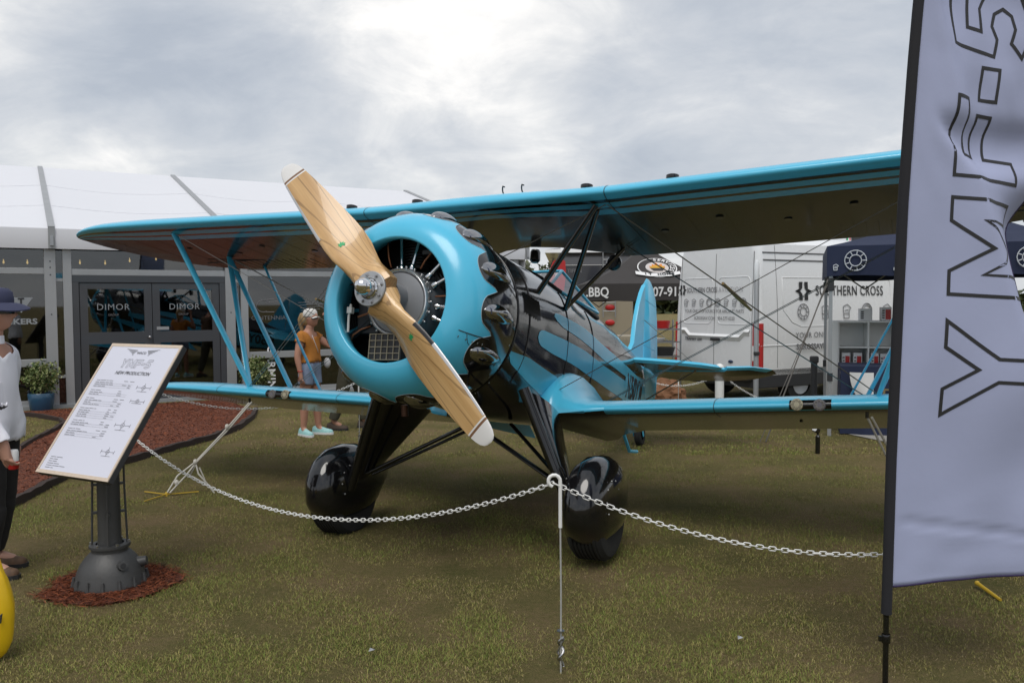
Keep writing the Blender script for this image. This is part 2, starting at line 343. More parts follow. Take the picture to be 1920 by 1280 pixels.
# mulch bed in front of the marquee
bed_front = [gnd(480, 771), gnd(474, 784), gnd(446, 806), gnd(400, 823), gnd(300, 851), gnd(230, 871), gnd(130, 893), gnd(50, 936), gnd(-40, 985)]
bed_in = [gnd(-90, 905), gnd(0, 868), gnd(60, 829), gnd(104, 808), gnd(121, 797), gnd(112, 789), gnd(60, 781), gnd(0, 776)]
bed = [p.to_2d() for p in bed_front] + [p.to_2d() for p in bed_in] + [(WALL0 + WD * -3 - WN * .35).to_2d(), (WALL0 + WD * 2.6 - WN * .35).to_2d(), gnd(440, 757).to_2d()]
def poly_sheet(name, poly, z, m, parent=None):
    bm = bmesh.new(); vs = [bm.verts.new((p[0], p[1], z)) for p in poly]; f = bm.faces.new(vs); bmesh.ops.triangulate(bm, faces=[f]); bmesh.ops.recalc_face_normals(bm, faces=bm.faces)
    if sum(f.normal.z for f in bm.faces) < 0: bmesh.ops.reverse_faces(bm, faces=bm.faces)
    me = bpy.data.meshes.new(name); bm.to_mesh(me); bm.free(); me.materials.append(m); return link(name, me, parent)
tagp(poly_sheet('mulch_bed', bed, .012, MULCH), 'curved bed of red bark mulch before the white marquee', kind='structure')
def edging(name, pts, h=.07, w=.05):
    b = MB(); P = [Vector((p[0], p[1], 0)) for p in pts]; secs = []
    for i, p in enumerate(P):
        t_ = (P[min(i + 1, len(P) - 1)] - P[max(i - 1, 0)]).normalized(); n_ = Vector((-t_.y, t_.x, 0)) * w / 2; hh = h * (.85 + .3 * random.random())
        secs.append([p - n_, p - n_ + Vector((0, 0, hh)), p + n_ + Vector((0, 0, hh)), p + n_])
    return b.loft(secs).build(name, MULCHE, smooth=0)
def dense(pts, n=8):
    o = []
    for i in range(len(pts) - 1):
        for j in range(n): o.append(Vector(pts[i]).lerp(Vector(pts[i + 1]), j / n))
    return o + [Vector(pts[-1])]
tagp(edging('bed_edging', dense([p.to_2d() for p in bed_front]), .075, .06), 'dark edging strip along the curved front of the mulch bed', 'edging')
tagp(edging('bed_edging', dense([p.to_2d() for p in bed_in]), .06, .05), 'dark edging strip round the grass patch beside the blue pot', 'edging')
RING_C = Vector((-2.45, 5.09, 0))
ring = [(RING_C.x + (.375 + .03 * math.sin(3.1 * a + 1) + .02 * math.sin(7 * a)) * math.cos(a), RING_C.y + (.375 + .025 * math.cos(2.3 * a)) * math.sin(a)) for a in [2 * math.pi * i / 48 for i in range(48)]]
tagp(poly_sheet('mulch_ring', ring, .014, MULCH), 'round patch of red mulch at the foot of the information board', kind='structure')
tagp(poly_sheet('concrete_slab', [gnd(1578, 812).to_2d(), gnd(1660, 829).to_2d(), gnd(1760, 832).to_2d(), gnd(1760, 806).to_2d(), gnd(1600, 804).to_2d()], .010, CONC), 'grey concrete slab set in the grass behind the wing', kind='structure')

def inpoly(x, y, P):
    P = np.array([(p[0], p[1]) for p in P]); r = np.zeros(len(x), bool); j = len(P) - 1
    for i in range(len(P)):
        c = ((P[i, 1] > y) != (P[j, 1] > y)) & (x < (P[j, 0] - P[i, 0]) * (y - P[i, 1]) / (P[j, 1] - P[i, 1] + 1e-12) + P[i, 0]); r ^= c; j = i
    return r
def strips(name, x, y, z0, h, w, lean, mats, nseg=2, midx=None, flat=False):
    """many small blades / chips as one mesh"""
    n = len(x); a = rng.uniform(0, 2 * np.pi, n); dx, dy = np.cos(a), np.sin(a); la = rng.uniform(0, 2 * np.pi, n); lx, ly = np.cos(la) * lean, np.sin(la) * lean
    V = np.zeros((n, 5, 3))
    for k, (ww, hh, ll) in enumerate([(-1, 0, 0), (1, 0, 0), (-.75, .55, .35), (.75, .55, .35), (0, 1, 1)]):
        V[:, k, 0] = x + dx * w * ww / 2 + lx * h * ll; V[:, k, 1] = y + dy * w * ww / 2 + ly * h * ll; V[:, k, 2] = z0 + h * hh * (.16 + .2 * rng.random(n) if flat else np.sqrt(np.maximum(.06, 1 - (lean * ll) ** 2 * .75)))
    me = bpy.data.meshes.new(name); me.vertices.add(n * 5); me.vertices.foreach_set('co', V.reshape(-1))
    base = np.arange(n)[:, None] * 5
    loops = np.concatenate([base + np.array([0, 1, 3, 2]), base + np.array([2, 3, 4])], 1).reshape(-1)
    me.loops.add(n * 7); me.loops.foreach_set('vertex_index', loops.astype(np.int32))
    ls = np.stack([np.arange(n) * 7, np.arange(n) * 7 + 4], 1).reshape(-1); me.polygons.add(2 * n); me.polygons.foreach_set('loop_start', ls.astype(np.int32))
    for m in mats: me.materials.append(m)
    if midx is not None: me.polygons.foreach_set('material_index', np.repeat(midx, 2).astype(np.int32))
    me.update(calc_edges=True); me.validate(); return link(name, me)
def blade_mat(name, c1, c2):
    m = mat(name, c1, .75, spec=.2); t = m.node_tree; b = t.nodes['Principled BSDF']; gI = N(t, 'ShaderNodeNewGeometry')
    t.links.new(ramp(t, gI.outputs['Random Per Island'], [(0, c1), (1, c2)], 'LINEAR'), b.inputs['Base Color']); return m
GR = [blade_mat('grass_green', (0.109, 0.154, 0.028), (0.237, 0.275, 0.067)), blade_mat('grass_olive', (0.198, 0.186, 0.051), (0.346, 0.301, 0.109)), blade_mat('grass_straw', (.22, .165, .08), (.38, .30, .165))]
def grass(name, n, d0, d1, hmin, hmax, w, power=1.4):
    t_ = rng.random(n); d = d0 * (d1 / d0) ** t_
    x = rng.uniform(-1, 1, n) * (.64 * d + .25); y = d
    px = np.array([mnoise.noise(Vector((a * .9, b * .9, 0))) for a, b in zip(x, y)]); px2 = np.array([mnoise.noise(Vector((a * 3.1, b * 3.1, 5))) for a, b in zip(x, y)])
    keep = ~inpoly(x, y, bed) & ~inpoly(x, y, ring) & (rng.random(n) < .80 + 1.5 * px2 + .6 * px)
    x, y, px, px2 = x[keep], y[keep], px[keep], px2[keep]; n = len(x)
    r = rng.random(n) * .95 - px * .6 - px2 * .4 + .10; mi = np.where(r < .34, 0, np.where(r < .78, 1, 2))
    h = rng.uniform(hmin, hmax, n) * np.where(mi == 2, .75, 1.) * np.clip(1 + .4 * px2 + .3 * px, .6, 1.4)
    tall = rng.random(n) < .02; h = np.where(tall, h * 1.9, h)
    return strips(name, x, y, -.003, h, w * rng.uniform(.6, 1.3, n), np.where(rng.random(n) < .6, rng.uniform(.75, 1.15, n), rng.uniform(.3, .9, n)), GR, midx=mi)
tagp(grass('grass_turf', 430000, 2.7, 9.5, .012, .029, .0026), 'short mixed green and straw grass blades over the field', 'grass', kind='stuff')
tagp(grass('grass_turf', 120000, 9.3, 19, .014, .036, .0062), 'grass blades of the farther turf behind the aircraft', 'grass', kind='stuff')
CH = [blade_mat('mulch_chip_red', (.10, .025, .012), (.26, .08, .035)), blade_mat('mulch_chip_dark', (.03, .012, .008), (.10, .03, .016))]
x = RING_C.x + rng.normal(0, .24, 11000); y = RING_C.y + rng.normal(0, .24, 11000)
big = [(RING_C.x + (p[0] - RING_C.x) * 1.14, RING_C.y + (p[1] - RING_C.y) * 1.14) for p in ring]
k = inpoly(x, y, ring) | (inpoly(x, y, big) & (rng.random(len(x)) < .35)); x, y = x[k], y[k]
tagp(strips('mulch_chips', x, y, .012, rng.uniform(.02, .075, len(x)), rng.uniform(.003, .007, len(x)), rng.uniform(.8, 1.0, len(x)), CH, midx=(rng.random(len(x)) < .35).astype(int), flat=True), 'loose red bark shreds round the sign pedestal', 'mulch', kind='stuff')
x = rng.uniform(-9, -3.3, 60000); y = rng.uniform(6.5, 15.6, 60000); k = inpoly(x, y, bed); x, y = x[k], y[k]
tagp(strips('mulch_chips', x, y, .010, rng.uniform(.02, .07, len(x)), rng.uniform(.008, .016, len(x)), rng.uniform(.75, 1.0, len(x)), CH, midx=(rng.random(len(x)) < .4).astype(int), flat=True), 'loose red bark chips over the curved mulch bed', 'mulch', kind='stuff')

# ================================================================== BIPLANE
YAW, PROLL = R_(24.6), .0239
Fv = Vector((-math.sin(YAW), -math.cos(YAW), 0)); Lv = Vector((math.cos(YAW), -math.sin(YAW), 0)); Zv = Vector((0, 0, 1))
L2 = Lv * math.cos(PROLL) + Zv * math.sin(PROLL); Z2 = Zv * math.cos(PROLL) - Lv * math.sin(PROLL); AO = Vector((-.36, 5.91, 0))
AM = Matrix.Identity(4)
for i in range(3): AM[i][0] = Fv[i]; AM[i][1] = L2[i]; AM[i][2] = Z2[i]; AM[i][3] = AO[i]
air = empty('biplane', label='sky blue and black biplane with radial engine and two-blade wooden propeller', cat='aircraft'); air.matrix_world = AM
AL = R_(11.5); HUB = Vector((.95, 0, 1.768)); BM = Matrix.Identity(4)
for i, c in enumerate(((math.cos(AL), 0, math.sin(AL)), (0, 1, 0), (-math.sin(AL), 0, math.cos(AL)))):
    for j in range(3): BM[j][i] = c[j]
for j in range(3): BM[j][3] = HUB[j]
BMI = BM.inverted()
def B(b, name, m, smooth=35, label=None, par=None, **k):   # body-frame part of the biplane
    return b.build(name, m, par or air, smooth, mtx=BM if par is None else None, label=label, **k)
def A(b, name, m, smooth=35, par=None, **k):               # ground-frame part (undercarriage)
    return b.build(name, m, par or air, smooth, **k)
ip = lambda x, xs, ys: float(np.interp(x, xs, ys))
# ---- fuselage
FX = [-.70, -.80, -1.0, -1.4, -1.8, -2.3, -3.0, -3.6, -4.2, -5.0, -5.6, -5.72]
FW = [.565, .552, .525, .488, .465, .435, .365, .30, .23, .13, .06, .03]
FT = [.548, .55, .552, .553, .55, .535, .535, .54, .51, .42, .31, .27]
FB = [-.585, -.595, -.615, -.645, -.65, -.64, -.60, -.545, -.47, -.36, -.27, -.24]
FN = [2.0, 2.05, 2.2, 2.4, 2.5, 2.5, 2.4, 2.3, 2.2, 2.0, 2.0, 2.0]
rx = [-q for q in FX]
def fus(x):
    return tuple(ip(-x, rx, q) for q in (FW, FT, FB, FN))
def yside(x, z):
    w, t_, b_, n_ = fus(x); zc, h = (t_ + b_) / 2, (t_ - b_) / 2; q = min(1, abs((z - zc) / h)); return w * max(0, 1 - q ** n_) ** (1 / n_)
def fsec(x, n=48):
    w, t_, b_, n_ = fus(x); zc, h = (t_ + b_) / 2, (t_ - b_) / 2; o = []
    for j in range(n):
        a = 2 * math.pi * j / n; c, s_ = math.cos(a), math.sin(a); o.append((x, w * math.copysign(abs(c) ** (2 / n_), c), zc + h * math.copysign(abs(s_) ** (2 / n_), s_)))
    return o
xs_ = [-.70 - .1 * i for i in range(51)]
b = MB(); b.loft([fsec(x_) for x_ in xs_]); fuse = B(b, 'fuselage', BLACK, 60)
def decal(name, hi, lo, x0, x1, m=BLUE, nx=40, nz=5, off=.003, label=None):
    b = MB(); hx, hz = [-p[0] for p in hi], [p[1] for p in hi]; lx, lz = [-p[0] for p in lo], [p[1] for p in lo]
    for sgn in (1, -1):
        def fn(a, c):
            x_ = x0 + (x1 - x0) * (a ** 1.6 if nx > 20 else a); z_ = ip(-x_, lx, lz) * (1 - c) + ip(-x_, hx, hz) * c
            return (x_, sgn * (yside(x_, z_) + off), z_)
        b.grid(fn, nx, nz)
    return B(b, name, m, 180, label)
decal('side_stripe', [(-1.66, .15), (-1.69, .18), (-1.80, .192), (-1.94, .197), (-2.54, .21), (-3.17, .17), (-4.25, .13), (-4.32, .125)], [(-1.66, .15), (-1.72, .125), (-1.86, .10), (-2.19, .09), (-2.65, .07), (-3.2, .03), (-4.32, .01)], -1.66, -4.32, label='upper blue flare stripe along the black fuselage')
decal('side_stripe', [(-1.28, -.07), (-1.30, -.03), (-1.35, -.01), (-1.41, 0), (-1.91, .01), (-2.53, .01), (-3.2, -.02), (-4.32, -.04)], [(-1.28, -.07), (-1.30, -.10), (-1.36, -.122), (-1.62, -.14), (-2.09, -.15), (-2.65, -.18), (-3.47, -.21), (-4.32, -.23)], -1.28, -4.32, label='lower blue flare stripe with rounded front on the fuselage')
decal('side_stripe', [(-.78, -.24), (-1.15, -.235), (-1.89, -.30), (-3.0, -.36), (-4.32, -.33)], [(-.78, -.25), (-.88, -.31), (-1.33, -.40), (-1.69, -.46), (-3.0, -.54), (-4.32, -.40)], -.78, -4.32, label='blue belly stripe sweeping down to the lower wing root')
decal('tail_panel', [(-4.30, .13), (-5.0, .10), (-5.66, .12)], [(-4.30, -.36), (-5.0, -.30), (-5.66, -.23)], -4.30, -5.66, off=.005, nx=20)
# registration on the tail
me = text_mesh('N50YM', .34, INK, bold=.012, align='LEFT', sx=.95)
for sgn in (1, -1):
    m2 = me.copy()
    for v_ in m2.vertices:
        x_ = -4.40 - v_.co.x if sgn > 0 else -5.45 + v_.co.x; z_ = -.08 + v_.co.y; v_.co = (x_, sgn * (yside(max(x_, -5.7), z_) + .008), z_)
    link('registration', m2, air, mtx=BM)
# cockpit, coaming, louvres, panel joints
def ztop(x_, y_):
    w, t_, b_, n_ = fus(x_); zc, h = (t_ + b_) / 2, (t_ - b_) / 2; return zc + h * max(0, 1 - min(1, abs(y_ / w)) ** n_) ** (1 / n_)
for (cx, lx_, ly_) in ((-2.15, .46, .27), (-3.25, .36, .22)):
    b = MB(); b.add([(cx + lx_ * math.cos(a) * r, ly_ * math.sin(a) * r, ztop(cx + lx_ * math.cos(a) * r, ly_ * math.sin(a) * r) + .004) for r in (.02, .4, .7, 1) for a in [2 * math.pi * i / 28 for i in range(28)]],
                   [(i * 28 + j, i * 28 + (j + 1) % 28, (i + 1) * 28 + (j + 1) % 28, (i + 1) * 28 + j) for i in range(3) for j in range(28)])
    ck = B(b, 'cockpit_opening', RUBBER)
    MBt = MB().tube([(cx + lx_ * math.cos(a), ly_ * math.sin(a), ztop(cx + lx_ * math.cos(a), ly_ * math.sin(a)) + .008) for a in [2 * math.pi * i / 32 for i in range(32)]], .017, 8, closed=True)
    MBt.build('coaming', RUBBER, ck)
for sgn in (1, -1):
    for i in range(7):
        x_ = -.98 - .05 * i; b = MB()
        for zq in (.03, .17):
            pass
        b.loft([[(x_ + .012, sgn * (yside(x_, z_) + .002), z_), (x_ - .016, sgn * (yside(x_, z_) + .012), z_), (x_ - .018, sgn * (yside(x_, z_) + .002), z_)] for z_ in (.05, .08, .12, .16, .19)])
        B(b, 'louvre', BLACKP, 0)
    for xj in (-1.05, -1.95, -2.75):
        b = MB().tube([(xj - .12 * (zq + .3), sgn * (yside(xj - .12 * (zq + .3), zq) + .003), zq) for zq in np.linspace(-.42, .42, 16)], .004, 5); B(b, 'panel_joint', INK)
b = MB()
for i in range(26):
    a = R_(-60 + 300 * i / 25); x_ = -.80; w, t_, b_, n_ = fus(x_); b.ball((x_, (w + .002) * math.cos(a), (t_ + b_) / 2 + (t_ - b_) / 2 * math.sin(a)), .007, 6)
B(b, 'rivet_row', STEEL, 180)
# windscreen
b = MB(); P = {k: Vector(q) for k, q in dict(tl=(-2.42, -.2, .69), tr=(-2.42, .2, .69), bl=(-2.13, -.22, .50), br=(-2.13, .22, .50), rl=(-3.0, -.34, .43), rr=(-3.0, .34, .43), ml=(-2.55, -.36, .42), mr=(-2.55, .36, .42)).items()}
for a_, c_ in (('tl', 'tr'), ('bl', 'br'), ('tl', 'bl'), ('tr', 'br'), ('tl', 'rl'), ('tr', 'rr'), ('bl', 'ml'), ('br', 'mr'), ('ml', 'rl'), ('mr', 'rr')): b.tube([P[a_], P[c_]], .014, 6)
ws = B(b, 'windscreen_frame', BLUE)
for q in (('bl', 'br', 'tr', 'tl'), ('br', 'mr', 'rr', 'tr'), ('ml', 'bl', 'tl', 'rl')):
    MB().add([P[k] for k in q], [tuple(range(len(q)))]).build('windscreen_pane', WSGLASS, ws, 0)
# ---- wings
XU = [0, .003, .007, .0125, .025, .05, .085, .14, .2, .3, .4, .55, .7, .85, 1]; YU = [.035, .0435, .0492, .0545, .065, .079, .091, .105, .1136, .117, .114, .099, .0735, .040, .004]
XL = [.003, .007, .0125, .025, .05, .085, .14, .17, .24, .3, .5, .75, 1]; YL = [.0272, .0228, .0193, .0147, .0093, .0055, .0018, .0008, .0003, 0, 0, 0, 0]
def wing(name, xle, ch, half, y0, zb, inc, ymin, stripes, cut=None):
    ys = list(np.linspace(ymin, y0, 14)) + [y0 + (half - y0) * q for q in (.15, .3, .45, .58, .7, .8, .88, .94, .975, .993, .9995)]
    ys = [-q for q in reversed(ys)] + ys if ymin > 0 else [-q for q in reversed(ys[1:])] + ys
    def sec(y_):
        a = abs(y_); le, c = xle, ch
        yl = half - .55; el = 1 - math.sqrt(max(1e-6, 1 - ((a - yl) / (half - yl)) ** 2)) if a > yl else 0
        et = 1 - math.sqrt(max(1e-6, 1 - ((a - y0) / (half - y0)) ** 1.7)) if a > y0 else 0
        le = xle - .14 * ch * el; te = xle - ch + .84 * ch * et; c = max(.012, le - te)
        if cut and a < cut[0]: te += cut[1] * (.5 + .5 * math.cos(math.pi * a / cut[0])) ** .6
        zz_ = zb(a); s_ = []
        def P_(xi, yt):
            x_ = le + (te - le) * xi; return (x_, y_, zz_ - inc * (xle - x_) + yt * c)
        for xi, yt in list(zip(XU, YU))[::-1]: s_.append(P_(xi, yt))
        for xi, yt in zip(XL, YL): s_.append(P_(xi, yt))
        return s_
    b = MB(); nU = len(XU) - 1
    groups = [ys] if ymin <= 0 else [[q for q in ys if q < 0], [q for q in ys if q > 0]]
    for gy in groups:
        secs = [sec(q) for q in gy]; n = len(secs[0]); base = len(b.v); b.v += [p for q in secs for p in q]
        for i in range(len(secs) - 1):
            for j in range(n):
                b.f.append(tuple(base + q for q in (i * n + j, i * n + (j + 1) % n, (i + 1) * n + (j + 1) % n, (i + 1) * n + j)))
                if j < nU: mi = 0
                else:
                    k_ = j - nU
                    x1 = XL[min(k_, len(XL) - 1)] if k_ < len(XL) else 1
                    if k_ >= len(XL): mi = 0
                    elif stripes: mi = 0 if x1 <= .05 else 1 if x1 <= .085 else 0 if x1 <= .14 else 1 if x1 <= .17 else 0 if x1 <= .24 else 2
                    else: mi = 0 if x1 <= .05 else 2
                b.m.append(mi)
        b.f += [tuple(base + j for j in range(n)), tuple(base + (len(secs) - 1) * n + j for j in range(n))]; b.m += [0, 0]
    o = B(b, name, [BLUE, BLACK, UNDER], 50); return o, sec
zU = lambda a: .869 + .031 * max(0, a - 1.0)
zL = lambda a: -.578 + .043 * max(0, a - .5)
UW, usec = wing('upper_wing', -1.16, 1.45, 4.44, 3.3, zU, .018, 0, True, (.75, .42))
LW, lsec = wing('lower_wing', -1.87, 1.20, 4.09, 3.05, zL, .035, .80, False)
def band(sec, y0, y1, i0, i1, off):
    """strip proud of the wing skin between two span stations"""
    q0, q1 = sec(y0), sec(y1); c = Vector(q0[9]); ctr = sum((Vector(p) for p in q0), Vector()) / len(q0); b = MB(); r0, r1 = [], []
    for j in range(i0, i1 + 1):
        p, r = Vector(q0[j % len(q0)]), Vector(q1[j % len(q1)]); a = Vector(q0[(j - 1) % len(q0)]); e = Vector(q0[(j + 1) % len(q0)]); t_ = (e - a); n_ = Vector((-t_.z, 0, t_.x)).normalized()
        if n_.dot(p - (ctr + Vector((0, 0, 0)))) < 0: n_ = -n_
        r0.append(p + n_ * off); r1.append(r + n_ * off)
    return b.loft([r0, r1], closed=False, cap=False)
for y_ in (.985, -.985): band(usec, y_ - .003, y_ + .003, 2, 26, .0015).build('wing_seam', INK, UW, 180)
for y_ in (1.62, -1.62, 2.98, -2.98): band(lsec, y_ - .0025, y_ + .0025, 4, 23, .0015).build('wing_seam', INK, LW, 180)
for i in range(12):
    for s_ in (1, -1): band(usec, s_ * (1.15 + .27 * i) - .016, s_ * (1.15 + .27 * i) + .016, 23, 26, .0012).build('rib_tape', UNDER, UW, 180)
# aileron gaps and ribs under the upper wing
for s_ in (1, -1):
    b = MB()
    for i in range(16):
        y_ = s_ * (2.35 + .085 * i); zz_ = zU(abs(y_)); b.tube([(-2.26, y_, zz_ - .018 * 1.10 + .002), (-2.58, y_, zz_ - .018 * 1.42 + .004)], .006, 5)
    b.build('aileron_rib', BLACKP, UW); 
    MB().box((-2.25, s_ * 2.99, zU(2.99) - .019), (.012, 1.32, .008)).build('aileron_gap', INK, UW)
    b = MB()
    for i in range(9):
        y_ = s_ * (1.2 + .45 * i); 
        if abs(y_) < 3.9: b.lathe([(.0, 0), (.03, 0), (.03, .004), (0, .006)], 10, c=(-2.0 + .2 * (i % 2), y_, zU(abs(y_)) - .022), cap=False)
    b.build('inspection_plate', BLACKP, UW)
# caps, hooks, aerials on the upper wing
for y_ in (-1.22, -.60, .80, 1.42):
    MB().lathe([(.0, 0), (.042, 0), (.045, .008), (.045, .028), (.03, .034), (0, .034)], 14, c=(-1.32, y_, zU(abs(y_)) + .132)).build('fuel_cap', BLACKP, UW)
for y_ in (.07, .23): MB().tube([(-1.5, y_, 1.02), (-1.5, y_, 1.06), (-1.48, y_ - .012, 1.095), (-1.47, y_ - .012, 1.115), (-1.45, y_, 1.13), (-1.44, y_ + .02, 1.12)], .006, 6).build('fuel_vent', BLACKP, UW)
MB().tube([(-1.6, 1.70, 1.02), (-1.6, 1.70, 1.09), (-1.58, 1.69, 1.13)], .007, 6).build('fuel_vent', BLACKP, UW)
b = MB(); b.tube([(-2.0, 1.30, 1.0), (-2.0, 1.33, 1.2)], [.018, .004], 6); b.tube([(-2.0, 1.33, 1.2), (-2.0, 1.42, 1.12)], .003, 5); b.build('aerial', WHITE, UW)
# wing-root fairings (fuselage blended into the lower wing)
b = MB()
for s_ in (1, -1):
    secs = []
    for (y_, le, te, zbot, ht, k_) in ((.36, -1.58, -3.35, -.64, .47, 0), (.47, -1.58, -3.32, -.625, .43, 0), (.50, -1.59, -3.30, -.615, .40, 0), (.54, -1.64, -3.22, -.60, .28, .2), (.60, -1.73, -3.15, -.592, .19, .5), (.68, -1.80, -3.10, -.585, .16, .8), (.76, -1.845, -3.08, -.572, .146, .95), (.81, -1.8695, -3.0695, -.5645, .1402, 1)):
        q = []
        for xi, yt in list(zip(XU, YU))[::-1]:
            rr = math.sqrt(max(0, 1 - (1 - min(1, xi / .38)) ** 2)) if xi < .38 else 1 - ((xi - .38) / .62) ** 1.7; yb = (yt / .117) * k_ + (rr * .95 + .03) * (1 - k_); q.append((le + (te - le) * xi, s_ * y_, zbot - .035 * (le - (le + (te - le) * xi)) + yb * ht))
        for xi, yt in zip(XL, YL): q.append((le + (te - le) * xi, s_ * y_, zbot - .035 * (le - (le + (te - le) * xi)) + (yt / .117) * .1402))
        secs.append(q)
    b.loft(secs)
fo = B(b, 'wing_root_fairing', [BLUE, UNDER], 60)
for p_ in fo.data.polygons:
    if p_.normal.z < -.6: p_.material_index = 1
# landing lights in the lower leading edge
for s_ in (1, -1):
    pl_ = band(lsec, s_ * 2.13, s_ * 2.40, 10, 18, .003); pn = pl_.build('landing_light_window', BLACKP, LW, 180)
    for q, (yy, mm) in enumerate(((2.18, LAMP), (2.325, LAMP2))):
        b = MB(); cz = zL(2.25) + .043
        b.lathe([(0, .006), (.02, .005), (.038, .002), (.042, -.004), (.04, -.03)], 24, 'X', c=(-1.867, s_ * yy, cz)); b.build('landing_lamp', mm, pn)
        b = MB()
        for i in range(8):
            a = i * math.pi / 4; b.lathe([(.006, .0), (.008, .003), (.006, .006)], 8, 'X', c=(-1.865, s_ * yy + .026 * math.cos(a), cz + .026 * math.sin(a)))
        b.build('lamp_reflector', LAMP2 if q == 0 else LAMP, pn)
# interplane struts, cabane, wires
UF, UR, LF, LR = Vector((-1.34, 3.18, .944)), Vector((-2.12, 3.24, .914)), Vector((-1.98, 2.69, -.375)), Vector((-2.46, 2.60, -.345))
UA, LA = Vector((-2.50, 3.12, .912)), Vector((-2.75, 2.45, -.36))
fl = lambda p, s_: Vector((p[0], p[1] * s_, p[2]))
for s_ in (1, -1):
    for a_, c_, w_ in ((UF, LF, .075), (UR, LF, .07), (UR, LR, .075), (UA, LA, .042)):
        b = MB().strut(fl(a_, s_), fl(c_, s_), w_, w_ * .42, (1, 0, 0), 12); o = B(b, 'interplane_strut', BLUE, 60)
        for p_ in (fl(a_, s_), fl(c_, s_)): MB().box(p_, (.05, .012, .05)).build('strut_fitting', BLACKP, o, 0, bevel=.003)
    for a_, c_, w_ in (((-1.39, .43, .27), (-1.31, .88, .87), .07), ((-2.0, .42, .28), (-1.40, .86, .87), .06), ((-2.0, .42, .28), (-2.40, .75, .845), .06)):
        b = MB().strut(fl(a_, s_), fl(c_, s_), w_, w_ * .5, (1, 0, 0), 12); o = B(b, 'cabane_strut', BLACK, 60)
        MB().ball(fl(a_, s_), .022, 8).build('strut_fitting', STEEL, o, 180)
    for a_, c_ in (((-1.31, .95, .88), LF), ((-1.37, .95, .88), LF + Vector((-.03, 0, 0))), ((-1.72, .50, -.40), UF), ((-2.3, .80, .85), LR), ((-2.35, .80, .85), LR + Vector((-.04, 0, 0))), ((-2.75, .44, -.44), UR), ((-2.79, .44, -.44), UR + Vector((-.04, .0, 0)))):
        B(MB().tube([fl(a_, s_), fl(c_, s_)], .0031, 5), 'flying_wire', WIREM)
    B(MB().tube([fl((-1.36, .43, .30), s_), fl((-1.31, .95, .87), -s_)], .004, 5), 'flying_wire', WIREM)
    f1 = Vector((-1.60, 1.72 * s_, .34)); f2 = Vector((-2.42, 1.78 * s_, .31))
    B(MB().tube([f1, f1.lerp(f2, .5), f2], [.010, .016, .010], 8), 'wire_spreader', mat('varnished_spreader', (.28, .18, .06), .4))
b = MB().lathe([(0, .02), (.05, .02), (.066, .0), (.066, -.02), (.05, -.05), (0, -.06)], 20, 'X', c=(-2.42, .66, .74)); b.tube([(-2.44, .66, .74), (-2.45, .69, .86)], .006, 6); B(b, 'rear_mirror', BLACKP)
b = MB().lathe([(0, .0), (.035, .0), (.045, -.02), (.045, -.09), (.03, -.11), (0, -.11)], 16, 'Z', c=(-2.25, .02, .84)); B(b, 'compass_pod', BLACKP)
# ---- tail
def pillow(poly, th, axis, off=0., inset=.12):
    c = np.mean(np.array(poly), 0); n = len(poly); v_ = []
    for sc, t_ in ((1, 0), (1 - inset, th / 2), (1 - inset, -th / 2)):
        for p in poly:
            q = c + (np.array(p) - c) * sc; v_.append((q[0], off + t_, q[1]) if axis == 'Y' else (q[0], q[1], off + t_))
    b = MB(); b.add(v_, [(j, (j + 1) % n, n + (j + 1) % n, n + j) for j in range(n)] + [(2 * n + j, 2 * n + (j + 1) % n, (j + 1) % n, j) for j in range(n)] + [tuple(range(n, 2 * n)), tuple(range(2 * n, 3 * n))[::-1]]); return b
B(pillow([(-5.62, .24), (-5.62, 1.30), (-5.5, 1.18), (-5.38, 1.0), (-5.27, .75), (-5.21, .5), (-5.08, .38), (-4.9, .40)], .05, 'Y', inset=.05), 'fin', BLUE, 40)
rud = B(pillow([(-5.63, -.25), (-5.63, 1.31), (-5.72, 1.385), (-5.83, 1.395), (-5.97, 1.33), (-6.1, 1.2), (-6.19, .95), (-6.24, .65), (-6.28, .3), (-6.26, 0), (-6.15, -.2)], .05, 'Y', inset=.05), 'rudder', BLUE, 40)
b = MB()
for z_ in (-.05, .25, .55, .85, 1.1): b.tube([(-5.64, .024, z_), (-6.15, .024, z_)], .004, 5); b.tube([(-5.64, -.024, z_), (-6.15, -.024, z_)], .004, 5)
b.build('rudder_rib', BLUE, rud)
for s_ in (1, -1):
    P_ = lambda q: [(x_, s_ * y_) for x_, y_ in q]
    b = pillow(P_([(-4.95, .06), (-5.05, .26), (-5.22, .52), (-5.45, .78), (-5.68, .94), (-5.75, .94), (-5.75, .04)]), .06, 'Z', .28); st = B(b, 'tailplane', [BLUE, UNDER], 40)
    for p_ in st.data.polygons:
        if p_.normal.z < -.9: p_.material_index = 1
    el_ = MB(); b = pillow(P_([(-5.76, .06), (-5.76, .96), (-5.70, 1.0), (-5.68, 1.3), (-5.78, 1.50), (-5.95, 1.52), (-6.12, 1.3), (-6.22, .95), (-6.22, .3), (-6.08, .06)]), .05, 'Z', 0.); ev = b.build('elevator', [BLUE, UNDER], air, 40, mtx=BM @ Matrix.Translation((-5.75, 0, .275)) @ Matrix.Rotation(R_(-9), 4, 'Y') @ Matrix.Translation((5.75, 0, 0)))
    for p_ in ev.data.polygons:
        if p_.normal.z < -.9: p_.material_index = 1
    B(MB().tube([(-5.45, .7 * s_, .22), (-5.5, .06 * s_, -.15)], .008, 6), 'tail_brace', WIREM); B(MB().tube([(-5.5, .7 * s_, .27), (-5.6, .02 * s_, .85)], .004, 5), 'tail_brace', WIREM)
